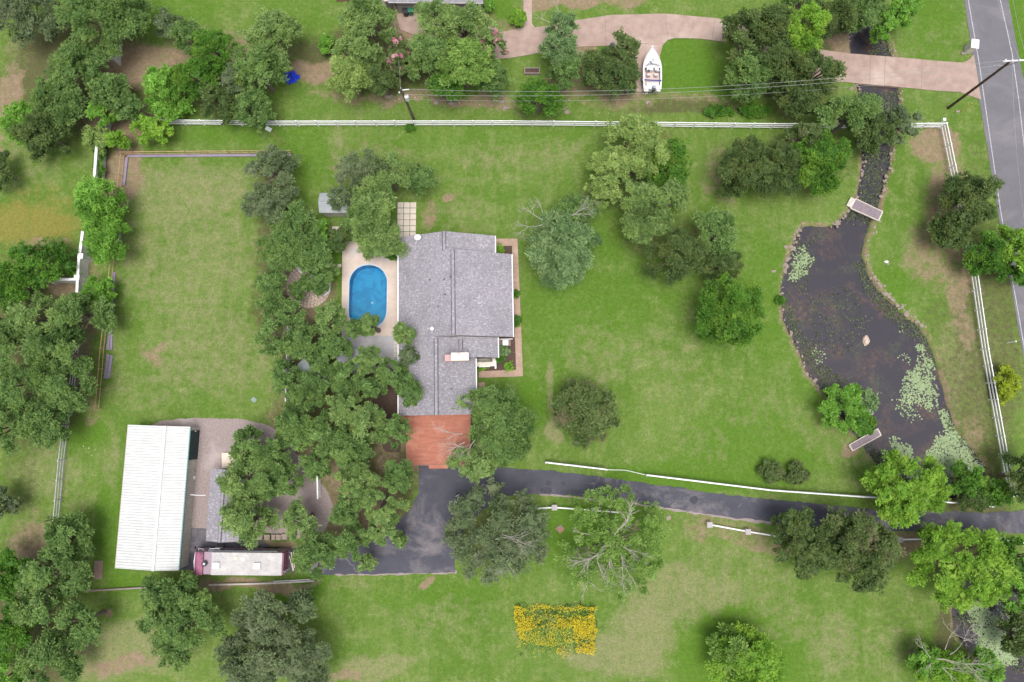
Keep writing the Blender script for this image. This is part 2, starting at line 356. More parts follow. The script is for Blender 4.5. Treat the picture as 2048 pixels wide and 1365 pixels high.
# ------------------------------------------------------------ water
def water_mat(name, c1, c2, s=.25):
    m, nt, bs = new_mat(name); T = NT(nt); v = obj_co(T)
    bs.inputs['Roughness'].default_value = .06; bs.inputs['IOR'].default_value = 1.33; bs.inputs['Specular IOR Level'].default_value = .75
    k = T.math('MULTIPLY', T.ramp(T.noise(v, s, 7, .7, 1.0), .50, .66), T.ramp(T.noise(v, 2.4, 7, .75), .40, .62))
    c = T.mix(k, c1, c2)
    k2 = T.math('MULTIPLY', T.ramp(T.noise(T.map(v, (1,1,1), (0,0,1)), s*1.3, 6, .7), .52, .66), T.ramp(T.noise(v, 4.4, 7, .8), .45, .6))
    c = T.mix(k2, c, (.070,.080,.048))
    T.l(c, bs.inputs['Base Color'])
    T.bump(T.noise(v, 2.2, 4, .5), bs, .06, .03)
    return m
M['pondw'] = water_mat('pond_water', (.036,.033,.043), (.105,.066,.050))
b = MB(); b.prism([(p[0], p[1]) for p in pond_w], -.9, -.32)
w = b.build('water', M['pondw']); tag(w, kind='structure')
b = MB(); b.prism(creek_w, -.9, -.33); w = b.build('water', M['pondw']); tag(w, kind='structure')

# ------------------------------------------------------------ roads, drives, paths
def sheet(name, pts, z, m, amp=0, step=.5, seed=1, z0=-.06, kind='structure', smooth=0):
    p = WP(pts)
    if smooth: p = smooth_poly(p, smooth)
    if amp: p = rough_poly(p, step, amp, seed)
    o = MB().prism(p, z0, z).build(name, m); tag(o, kind=kind); return o
sheet('gravel_pad', [(300,870),(305,850),(325,841),(390,836),(480,838),(540,852),(565,870),(590,905),(625,945),(655,985),(668,1015),(650,1062),(600,1078),(540,1066),(440,1064),(380,1064),(300,1064)], .02, M['gravel'], .07)
sheet('asphalt_drive', [(2120,1016),(2048,1020),(1990,1026),(1920,1024),(1760,1021),(1640,1008),(1536,998),(1430,987),(1330,972),(1240,960),(1150,947),(1100,941),(1055,939),(1000,935),(950,928),(836,928),
    (838,985),(820,1020),(800,1040),(760,1078),(700,1092),(650,1096),(618,1090),(600,1096),(575,1100),(548,1096),(530,1088),(512,1072),(470,1060),(383,1057),(350,1060),(350,1140),(610,1140),(625,1150),(760,1148),(910,1144),
    (912,1100),(930,1050),(980,1010),(1020,992),(1080,988),(1140,990),(1200,1001),(1280,1006),(1330,1016),(1400,1026),(1470,1036),(1536,1043),(1600,1052),(1720,1062),(1900,1064),(1990,1066),(2120,1072)], .035, M['drive'], .10, .45, 3)
# pale strip of road base showing along the drive's broken edge
sheet('drive_edge', [(1080,993),(1140,994),(1200,1004),(1280,1010),(1330,1019),(1400,1030),(1470,1041),(1536,1048),(1600,1056),(1720,1066),(1720,1060),(1600,1050),(1536,1041),(1400,1024),(1330,1014),(1200,999),(1080,986)], .018, M['gravel'], .10, .5, 5)
sheet('drive_edge', [(670,1152),(760,1151),(914,1147),(914,1140),(670,1144)], .018, M['gravel'], .12, .5, 6)
# fresh sealer patches on the drive
for i, (x, y, rx, ry) in enumerate([(1388,1000,9,8),(1092,981,14,7),(1097,966,6,5),(1127,967,5,4),(1150,984,30,6)]):
    r = random.Random(i); p = WP([(x+rx*math.cos(a)*r.uniform(.8,1.1), y+ry*math.sin(a)*r.uniform(.8,1.1)) for a in [k*math.pi/9 for k in range(18)]])
    o = MB().prism(p, .02, .039+.001*i).build('asphalt_patch', M['sealer'] if 'sealer' in M else M.setdefault('sealer', mat('fresh_sealer', (.035,.035,.048), (.05,.05,.066), 3, .8))); tag(o, kind='structure')
sheet('road', [(1928,0),(1943,100),(1958,200),(1979,327),(1994,417),(2018,552),(2044,700),(2075,900),(2095,1010),(2100,1080),(2112,1400),(2240,1400),(2220,1050),(2175,800),(2120,500),(2075,270),(2045,150),(2016,0),(2000,-100),(1913,-100)], .03, M['road'], .03, .8)
M['line'] = mat('road_paint', (.44,.44,.46), (.24,.24,.27), 4, .7)
def line(pts, w, z=.04, name='road_line'):
    q = [Vector(P2(*p)) for p in pts]; L = []; Rr = []
    for i, p in enumerate(q):
        d = (q[min(i+1, len(q)-1)] - q[max(i-1, 0)]).normalized(); nrm = Vector((-d.y, d.x)); L.append(tuple(p+nrm*w/2)); Rr.append(tuple(p-nrm*w/2))
    o = MB().prism(L + Rr[::-1], z-.03, z).build(name, M['line']); tag(o, kind='structure')
line([(1922,-100),(1936,0),(1959,133),(1967,190),(1987,327),(2000,417),(2023,552),(2049,700),(2080,900)], .11)
line([(1978,-100),(2000,0),(2024,108),(2037,200),(2049,300),(2072,500)], .11)
M['dline'] = mat('shoulder', (.27,.25,.25), (.22,.21,.21), 4, .9)
sheet('driveway', [(792,28),(965,22),(1000,66),(1047,56),(1047,-80),(1063,-80),(1064,48),(1070,56),(1100,52),(1150,42),(1220,31),(1330,28),(1430,37),(1530,56),(1620,97),(1700,108),(1790,115),(1880,123),(1925,126),(1938,120),(1947,110),
    (1962,200),(1945,194),(1920,185),(1880,183),(1800,175),(1720,168),(1620,157),(1540,117),(1460,86),(1400,78),(1350,77),(1335,81),(1325,92),(1320,112),(1318,186),(1272,184),(1276,130),(1262,106),(1225,92),(1160,94),(1100,102),(1060,110),(1020,117),(960,120),(800,60)], .07, M['pink_conc'], .015, 1.2, 2, z0=-.28)
# joints in the neighbour's drive
M['joint'] = mat('joint', (.20,.14,.12), (.24,.18,.15), 3, .9)
for a, b_ in (((1741,112),(1738,170)),((1770,114),(1768,173)),((1844,120),(1842,180)),((1680,107),(1676,161)),((1210,33),(1212,90)),((1330,28),(1336,80)),((1285,88),(1318,90)),((1120,50),(1122,98)),((1430,38),(1424,78)),((1530,58),(1515,104))):
    q, w_ = P(*a), P(*b_); o = MB().bar((q.x,q.y,.062), (w_.x,w_.y,.062), .05, .03).build('driveway_joint', M['joint']); tag(o, kind='structure')
sheet('mulch_bed', [(990,490),(1024,490),(1038,745),(948,742),(948,860),(936,860),(936,500)], .03, M['mulch'], .0)
sheet('mulch_bed', [(768,745),(800,745),(800,905),(770,905),(735,820)], .03, M['mulch'], .12)
sheet('path', [(990,478),(1035,478),(1046,753),(958,756),(958,743),(1032,740),(1024,492),(990,493)], .07, M['walk'], 0)
sheet('path', [(957,765),(970,765),(972,845),(968,925),(940,925),(955,845)], .065, M['walk'], 0)
for y in (530,565,597,620,640,675,705,730):
    q, w_ = P(1025,y), P(1043,y); o = MB().bar((q.x,q.y,.067),(w_.x,w_.y,.067),.035,.02).build('path_joint', M['joint']); tag(o, kind='structure')

# ------------------------------------------------------------ pool and its deck
def ring(name, inner, outer, z0, z1, m, parent=None):
    n = len(inner); vs = [(p[0],p[1],z) for z in (z0,z1) for pl in (inner, outer) for p in pl]; f = []
    for i in range(n):
        j = (i+1) % n
        f += [(2*n+i, 2*n+j, 3*n+j, 3*n+i)[::-1], (i, j, n+j, n+i), (i, 2*n+i, 2*n+j, j)[::-1], (n+i, n+j, 3*n+j, 3*n+i)]
    return MB().add(vs, f).build(name, m, parent)
pool = empty('swimming_pool', (-17.1, 13.9, 0), 0, 'blue swimming pool with rounded ends west of the grey house', 'swimming pool')
def rel(poly, o): return [(p[0]-o.location.x, p[1]-o.location.y) for p in poly]
pin = rel(pool_w, pool); pout = [(x*1.0 + .18*x/math.hypot(x, y), y + .18*y/math.hypot(x, y)) for x, y in pin]
def pool_shell():
    m, nt, bs = new_mat('pool_plaster'); T = NT(nt); v = obj_co(T)
    c = T.mix(T.ramp(T.noise(v, .6, 6, .7, .6), .46, .56), (.050,.40,.64), (.030,.30,.54)); T.l(c, bs.inputs['Base Color']); bs.inputs['Roughness'].default_value = .6
    n = len(pin); b = MB()
    b.add([(x,y,-.02) for x,y in pin] + [(x*.98,y*.98,-1.2 - .5*(y>0)) for x,y in pin], [(i,(i+1)%n,n+(i+1)%n,n+i)[::-1] for i in range(n)])
    b.add([(x*.98,y*.98,-1.2 - .5*(y>0)) for x,y in pin], [tuple(range(n))])
    return b.build('basin', m, pool)
pool_shell()
ring('coping', pin, pout, -.1, .085, mat('pool_coping', (.50,.52,.55), (.43,.46,.50), 2, .7), pool)
def pool_water():
    m, nt, bs = new_mat('pool_water'); T = NT(nt)
    bs.inputs['Base Color'].default_value = (.45,.85,1,1); bs.inputs['Transmission Weight'].default_value = 1; bs.inputs['Roughness'].default_value = .02; bs.inputs['IOR'].default_value = 1.33
    T.bump(T.noise(obj_co(T), 3, 4, .5), bs, .1, .03)
    n = len(pin); return MB().add([(x,y,-.12) for x,y in pin], [tuple(range(n))]).build('pool_surface', m, pool)
pool_water()
MB().lathe([(.02,0),(.14,.01),(.14,.04),(.05,.06)], (.35,-.55,-1.19)).build('drain', M['white'], pool)
for _x in (.5,1.0): MB().bar((_x,-3.2,.3),(_x,-3.9,.3),.05,.05).build('ladder_rail', M['grey_metal'], pool)
dk = WP([(685,500),(797,500),(797,668),(790,735),(682,738),(682,600)])
def pool_deck():   # deck slab with the pool cut out: wide border ring round the pool, split into angular sectors
    c = (-17.1, 13.9); n = len(pool_w); outer = []
    q = [tuple(p) for p in WP([(797,482),(797,672),(683,672),(685,482)])]
    for x, y in pout:
        d = Vector((x, y)).normalized(); best = 1e9
        for i in range(4):
            a = Vector(q[i]) - Vector(c); b_ = Vector(q[(i+1) % 4]) - Vector(c); e = b_ - a
            den = d.x*e.y - d.y*e.x
            if abs(den) < 1e-9: continue
            t = (a.x*e.y - a.y*e.x)/den; u = (a.x*d.y - a.y*d.x)/den
            if t > 0 and -.0001 <= u <= 1.0001: best = min(best, t)
        outer.append((c[0]+d.x*best, c[1]+d.y*best))
    o = ring('pool_deck', [(x+c[0], y+c[1]) for x, y in pout], outer, -.06, .07, M['conc']); tag(o, kind='structure')
pool_deck()
sheet('pool_deck', [(797,660),(797,745),(683,748),(683,660)], .06, mat('grey_patio', (.40,.39,.41), (.33,.32,.34), 1.2, .9, bump=.2), 0)
sheet('pool_deck', [(686,500),(704,470),(797,470),(797,500)], .058, M['conc'], 0)
def pavers(pts_rect, nx, ny, name, label, m, z=.05, h=.06, gap=.07):
    (x0,y0),(x1,y1) = P2(*pts_rect[0]), P2(*pts_rect[1]); b = MB(); dx = (x1-x0)/nx; dy = (y1-y0)/ny
    cx, cy = (x0+x1)/2, (y0+y1)/2
    for i in range(nx):
        for j in range(ny):
            b.box((x0+dx*(i+.5)-cx, y0+dy*(j+.5)-cy, z), (abs(dx)-gap, abs(dy)-gap, h), rnd.uniform(-.015,.015))
    o = b.build(name, m); o.location = (cx, cy, 0); tag(o, label, 'paving'); return o
M['paver'] = mat('pale_paver', (.58,.52,.46), (.50,.43,.38), 2, .85)
pavers([(795,405),(832,476)], 3, 6, 'paver_patio', 'white square paver patio north of the pool with dark joints', M['paver'])
pavers([(664,453),(735,480)], 5, 3, 'paver_patio', 'pink and white square pavers beside the evergreen shrub', M['paver'])
pavers([(800-12,665),(797,715)], 1, 6, 'stepping_stones', 'row of square slabs along the west wall of the house', M['paver'])
for i, x in enumerate((661,668,679)):
    q = P(x,532); o = MB().box((0,0,.04),(.42 if i else .3,.42,.06)).build('paver', M['paver'], bevel=.01); o.location = (q.x,q.y,0)
    tag(o, ['pale square stepping stone nearest the trees west of the pool','middle one of three pale stepping stones west of the pool','pale stepping stone touching the pool deck'][i], 'stepping stone', 'three stepping stones beside the pool deck')

# ------------------------------------------------------------ main house
def house():
    r = empty('house', (-12.76, -.11, 0), R(1.03), 'large single storey house with grey shingle roof east of the pool', 'house')
    zl = 2.8; k = .436; th = .14
    def slope(x0, x1, y0, y1, xe, name='roof', wx=0):     # roof plane rising away from the eave xe
        zf = lambda x: zl + abs(x-xe)*k
        q = [(x0,y0),(x1,y0),(x1,y1),(x0,y1)]
        vs = [(x,y,zf(x)) for x,y in q] + [(x,y,zf(x)-th) for x,y in q]
        return MB().add(vs, [(0,1,2,3),(7,6,5,4),(0,4,5,1),(1,5,6,2),(2,6,7,3),(3,7,4,0)]).build(name, M['shingle'], r)
    slope(0, 4.47, 0, 8.72, 0); slope(0, 6.5, 8.722, 18.45, 0); slope(0, 5.5, 18.452, 20.5, 0)
    slope(8.75, 4.472, 0, 6.42, 8.75); slope(8.75, 4.474, 6.422, 8.7, 8.75)
    slope(13.05, 6.502, 8.70, 18.3, 13.05-.0); slope(11.15, 5.502, 18.302, 20.5, 11.15-.1)
    slope(11.3, 7.2, 6.35, 8.66, 11.3, 'roof'); slope(6.0, 7.198, 6.352, 8.66, 7.2-(11.3-7.2))
    def cap(x, y0, y1, z, w=.3):
        MB().bar((x,y0,z+.02),(x,y1,z+.02),w,.06).build('ridge_cap', M['shingle'], r)
        MB().bar((x-w/2-.05,y0,z-.03),(x-w/2-.05,y1,z-.03),.07,.06).bar((x+w/2+.05,y0,z-.03),(x+w/2+.05,y1,z-.03),.07,.06).build('ridge_flashing', M['shingle_dark'], r)
    cap(5.5, 18.3, 20.5, zl+5.5*k); cap(6.5, 8.75, 18.3, zl+6.5*k); cap(4.47, 0, 8.5, zl+4.47*k); cap(7.2, 7.2, 8.3, zl+4.1*k)
    # gutters and fascia
    for a, b_ in (((-.06,0),(-.06,20.5)),((13.1,8.7),(13.1,18.3)),((11.2,18.35),(11.2,20.5)),((8.81,0),(8.81,6.3)),((11.36,6.35),(11.36,8.66))):
        MB().bar((*a,zl-.07),(*b_,zl-.07),.11,.12).build('gutter', M['white'], r)
    # walls
    b = MB()
    foot = [(.5,.5),(8.25,.5),(8.25,6.0),(10.6,6.0),(10.6,9.2),(12.4,9.2),(12.4,17.9),(10.7,17.9),(10.7,20.1),(.5,20.1)]
    n = len(foot)
    b.add([(x,y,0) for x,y in foot]+[(x,y,zl-.08) for x,y in foot], [(i,(i+1)%n,(i+1)%n+n,i+n) for i in range(n)])
    for y, x0, x1, xr in ((20.1,.5,10.7,5.5),(.5,.5,8.25,4.47)):
        b.add([(x0,y,zl-.1),(x1,y,zl-.1),(xr,y,zl+(xr)*k-.2)], [(0,1,2)])
    # gable walls where the tall ridge steps above the lower roofs
    for y, x1, xr in ((18.28,13.0,6.5),(8.74,13.0,6.5)):
        b.add([(.1,y,zl-.1),(x1-.3,y,zl-.1),(xr,y,zl+xr*k-.12)], [(0,1,2)])
    b.build('wall', M['cream'], r)
    MB().box((9.65,5.98,.5),(2.6,.9,1.0)).build('bay_wall', mat('bay_siding', (.62,.58,.52), (.55,.50,.46), 3, .8), r)
    MB().box((10.95,5.7,.5),(.18,.9,1.05)).build('downspout', M['white'], r)
    p = MB().box((12.0,8.25,.25),(1.5,.7,.5)); p.build('porch', mat('porch_floor', (.25,.17,.14), (.2,.14,.12), 3, .8), r)
    MB().box((12.15,8.25,.75),(.65,.6,.5)).build('porch_bench', M['white'], r)
    pr = MB()
    for i in range(9): pr.bar((11.45+i*.17,8.62,.5),(11.45+i*.17,8.62,1.3),.04,.04)
    pr.bar((11.4,8.62,1.32),(13.0,8.62,1.32),.08,.07); pr.build('porch_rail', M['white'], r)
    for x, y, s in ((12.42,11,'e'),(12.42,14,'e'),(12.42,16.5,'e'),(.48,12,'w'),(.48,16,'w'),(.48,4,'w')):
        f = MB().box((x,y,1.5),(.08,1.5,1.2)).build('window', M['white'], r); MB().box((x+(.03 if s=='e' else -.03),y,1.5),(.06,1.3,1.0)).build('pane', M['glass'], f)
    f = MB().box((9.65,5.5,.62),(1.3,.06,.5)).build('window', M['white'], r); MB().box((9.65,5.46,.62),(1.1,.04,.4)).build('pane', M['glass'], f)
    # chimney
    cy = 6.28; cx = 7.2
    ch = MB().box((cx,cy,4.6),(1.75,.72,2.6)).build('chimney', M['cream'], r)
    MB().box((cx,cy,5.95),(1.9,.86,.12)).build('crown', mat('chimney_crown', (.76,.68,.60), (.70,.62,.55), 3, .8), ch)
    MB().lathe([(.16,0),(.16,.25),(.26,.27),(.24,.36),(.05,.42)], (cx-.1,cy+.05,6.0)).build('flue_cap', mat('flue_tin', (.62,.60,.58), (.52,.50,.48), 5, .5, .3), ch)
    MB().box((cx-1.3,cy-.04,4.55),(.85,.72,.9)).build('shoulder', mat('pink_brick', (.52,.33,.32), (.44,.27,.27), 6, .8), ch)
    MB().box((cx+.1,cy+.75,4.55),(1.4,.3,.25)).build('cricket', M['shingle'], r)
    # roof vents
    for x, y, s in ((3.83,15.1,.05),(5.5,15.0,.05),(5.55,13.3,.06),(4.75,12.0,.05),(6.3,15.2,.07),(2.45,7.0,.05),(4.95-.3,6.1,.0),(6.1,2.9,.05)):
        if s: 
            z = zl+min(x,abs(8.75-x) if y<8 and x>4.5 else x)*k
            MB().lathe([(s*1.8,-.05),(s*1.6,.05),(s,.08),(s,.28),(s*.5,.3)], (x,y,z), 10).build('vent_pipe', M['shingle_dark'], r)
    z = zl + 4.05*k
    v = MB().lathe([(.30,-.16),(.28,.0),(.18,.02),(.18,.16),(.27,.18),(.22,.30),(.05,.34)], (4.05,9.55,z)).build('turbine_vent', M['grey_metal'], r)
    MB().lathe([(.20,.0),(.14,.06),(.03,.08)], (4.05,9.55,z+.34)).build('cap', M['white'], v)
    # satellite dish
    z = zl + 2.6*k
    d = MB().tube([(2.55,20.1,z-.05),(2.55,20.1,z+.35)],.03).build('dish_mast', M['grey_metal'], r)
    prof = [(.0,0),(.2,.02),(.34,.06),(.42,.11)]; n = 18
    Mx = Matrix.Translation((2.5,20.1,z+.4)) @ Matrix.Rotation(R(-30),4,'Y') @ Matrix.Rotation(R(20),4,'X')
    vs = [Mx @ Vector((q*math.cos(a*2*math.pi/n)*1.15, q*math.sin(a*2*math.pi/n)*.8, zz)) for q, zz in prof for a in range(n)]
    dd = MB().add(vs, [(i*n+a,i*n+(a+1)%n,(i+1)*n+(a+1)%n,(i+1)*n+a) for i in range(3) for a in range(n)]).build('satellite_dish', M['white'], r, smooth=True)
    MB().bar((2.3,19.9,z+.35),(2.2,19.4,z+.25),.04,.04).box((2.2,19.4,z+.25),(.12,.12,.12)).build('receiver_arm', M['grey_metal'], r)
house()

# red timber deck against the house
def red_deck():
    a, b_, c, d = P(800,832), P(815,858), P(815,927), P(940,924)
    cx, cy = (-8.6, -2.8); r = empty('timber_deck', (cx,cy,0), 0, 'red stained timber deck against the south end of the house', 'deck')
    m, nt, bs = new_mat('red_stain'); T = NT(nt); v = obj_co(T); bs.inputs['Roughness'].default_value = .7
    c1 = T.mix(T.ramp(T.noise(T.map(v,(.5,7,1)),1,5,.6), .35,.65), (.42,.150,.095), (.30,.105,.068)); c1 = T.mix(T.ramp(T.noise(v,.8,5,.7),.5,.7), c1, (.48,.21,.145)); T.l(c1, bs.inputs['Base Color'])
    b = MB(); y = .15
    while y > -5.7:
        x0 = -12.95 if y > -1.65 else -12.15
        L = -4.85 - x0
        b.box(((x0-4.85)/2-cx, y-cy, .42), (L, .135, .04)); y -= .148
    b.build('decking', m, r)
    MB().bar((-12.16-cx,-1.65-cy,.4),(-12.16-cx,-5.75-cy,.4),.05,.2).bar((-12.16-cx,-5.75-cy,.4),(-4.83-cx,-5.75-cy,.4),.05,.2).bar((-4.83-cx,.1-cy,.4),(-4.83-cx,-5.75-cy,.4),.05,.2).bar((-13.0-cx,-1.67-cy,.4),(-12.16-cx,-1.67-cy,.4),.05,.2).build('rim_board', mat('pale_red_trim', (.46,.24,.17), (.40,.2,.14), 5, .7), r)
    for x in (-12,-8.5,-5):
        for y in (-5.5,-2.9): MB().box((x-cx,y-cy,.18),(.12,.12,.38)).build('deck_post', m, r)
    MB().box((-8.5-cx,-5.98-cy,.14),(2.2,.36,.04)).build('step', m, r)
red_deck()

# ------------------------------------------------------------ white metal shed
def metal_shed():
    c = P(304,996,0); L = 15.75; Wd = 7.1
    r = empty('metal_shed', (-40.07,-9.1,0), R(-1.75), 'long white ribbed metal roofed shed beside the gravel yard', 'shed')
    hw = Wd/2; hl = L/2; rx = .98 - .0; zl = 2.45; zr = 2.95
    for nm, x0, z0, x1, z1 in (('roof_sheet', -hw, zl-.15, rx, zr), ('roof_sheet', hw, zl, rx, zr)):
        b = MB(); n = int(L/.30); prof = []
        for i in range(n+1):
            y = -hl + L*i/n
            for dy, dz in ((0,0),(.04,.07),(.09,.07),(.13,0)):
                if y+dy <= hl: prof.append((y+dy, dz))
        vs = [(x0,y,z0+dz) for y,dz in prof] + [(x1,y,z1+dz) for y,dz in prof]; m_ = len(prof)
        b.add(vs, [(i,i+1,m_+i+1,m_+i) for i in range(m_-1)]); b.add([(x0,-hl,z0-.04),(x1,-hl,z1-.04),(x1,hl,z1-.04),(x0,hl,z0-.04)], [(0,1,2,3)])
        b.build(nm, M['white_metal'], r)
    MB().bar((rx,-hl-.02,zr+.05),(rx,hl+.02,zr+.05),.32,.05).build('ridge_cap', M['white_metal'], r)
    w = hw-.08; q = [(-w,-hl+.1),(w,-hl+.1),(w,hl-.1),(-w,hl-.1)]
    b = MB()
    b.add([(w,-hl+.1,0),(w,hl-.1,0),(w,hl-.1,zl-.03),(w,-hl+.1,zl-.03)], [(0,1,2,3)])
    n = int(11/.35)
    for i in range(n): b.box((w+.03,-hl+.3+i*.35,1.2),(.05,.05,2.35))
    b.build('wall', M['tan_wall'], r)
    b = MB(); b.add([(-w,-hl+.1,0),(-w,hl-.1,0),(-w,hl-.1,zl-.2),(-w,-hl+.1,zl-.2)], [(3,2,1,0)])
    for s in (-1,1):
        y = s*(hl-.1); b.add([(-w,y,0),(w,y,0),(w,y,zl-.03),(rx,y,zr-.06),(-w,y,zl-.2)], [(0,1,2,3,4)])
    b.build('wall', M['tan_wall'], r)
    MB().box((w+.06,hl-2.1,1.15),(.08,3.3,2.3)).build('open_bay', mat('dark_green_door', (.018,.05,.05), (.012,.03,.035), 2, .7), r)
    MB().bar((hw+.03,-hl,zl-.03),(hw+.03,hl,zl-.03),.10,.10).build('gutter', mat('teal_trim', (.10,.25,.24), (.08,.2,.2), 4, .5), r)
    MB().bar((-hw-.02,-hl,zl-.2),(-hw-.02,hl,zl-.2),.08,.1).build('gutter', mat('tan_trim', (.40,.30,.26), (.33,.25,.22), 4, .6), r)
metal_shed()
def outbuilding():
    r = empty('outbuilding', (-32.1,-10.0,0), R(-1.5), 'small outbuilding with grey shingle roof half hidden by oak', 'outbuilding')
    # ridge x at 1.35 from the west eave
    hl = 3.95; x0 = -1.75; xr = 0.05; x1 = 1.9; zl = 2.4; zr = 3.1
    for a, b_ in (((x0,zl),(xr,zr)),((x1,zl),(xr+.002,zr))):
        vs = [(a[0],-hl,a[1]),(b_[0],-hl,b_[1]),(b_[0],hl,b_[1]),(a[0],hl,a[1])]
        MB().add(vs+[(x,y,z-.12) for x,y,z in vs], [(0,1,2,3),(7,6,5,4),(0,4,5,1),(2,6,7,3),(3,7,4,0)]).build('roof', M['shingle'], r)
    MB().bar((xr,-hl,zr+.02),(xr,hl,zr+.02),.26,.05).build('ridge_cap', M['shingle'], r)
    MB().bar((xr-.17,-hl,zr-.02),(xr-.17,hl,zr-.02),.05,.05).bar((xr+.17,-hl,zr-.02),(xr+.17,hl,zr-.02),.05,.05).build('ridge_flashing', M['shingle_dark'], r)
    b = MB(); q = [(x0+.3,-hl+.3),(x1-.3,-hl+.3),(x1-.3,hl-.3),(x0+.3,hl-.3)]
    b.add([(x,y,0) for x,y in q]+[(x,y,zl) for x,y in q], [(i,(i+1)%4,(i+1)%4+4,i+4) for i in range(4)])
    for y in (-hl+.3,hl-.3): b.add([(x0+.3,y,zl),(x1-.3,y,zl),(xr,y,zr-.12)],[(0,1,2)])
    b.build('wall', M['cream'], r); MB().box((x0+.28,1,1.05),(.06,.95,2.1)).build('door', M['white'], r)
outbuilding()
o = sheet('concrete_slab', [(445,906),(480,906),(486,936),(446,936)], .25, mat('cream_slab', (.66,.56,.46), (.6,.5,.42), 2, .8), 0, kind=None); o.name = 'concrete_slab'; tag(o, 'cream concrete slab north of the small shingle roofed outbuilding', 'slab')
o = MB().tube([P(381,990,2.5), P(397,991,2.55), P(411,991,2.45)], .035, 6).build('conduit', M['white']); tag(o, 'thin pale conduit spanning from the metal shed to the outbuilding', 'conduit')
# boxes by the shed wall
for i, (x, y, s, c, lb) in enumerate([(388,955,.42,'white','white bin against the shed wall, topmost of its row'),(386,963,.40,'white','pale crate against the shed wall, just under the white bin'),(386,971,.38,'paver','tan crate against the shed wall, third in the row')]):
    q = P(x,y); r = empty('crate', (q.x,q.y,0), rnd.uniform(-.1,.1), lb, 'crate', 'crates along the shed wall')
    b = MB().box((0,0,s/2),(s,s*.9,s)); b.build('body', M[c], r, .02); MB().box((0,0,s+.025),(s*1.06,s*.96,.05)).build('lid', M[c], r, .01)
r = empty('junk_pile', P(384,925), 0, 'heap of dark scrap piled against the shed wall', 'scrap')
for i in range(16):
    b = MB().box((rnd.uniform(-.35,.45),rnd.uniform(-1.3,1.3),rnd.uniform(.2,.8)),(rnd.uniform(.1,.4),rnd.uniform(.1,.6),rnd.uniform(.06,.3)),rnd.uniform(0,3)); b.build('scrap_piece', [M['old_wood'],M['dark'],M['pole_grey'],M['grey_metal']][i%4], r)
o = MB().bar(P(379,862,1.2),P(392,863,1.2),.12,.12).bar(P(379,866,1.0),P(391,866,1.0),.06,.06).build('lumber_rack', M['paver']); tag(o, 'pale beam sticking out at the north end of the shed', 'beam')

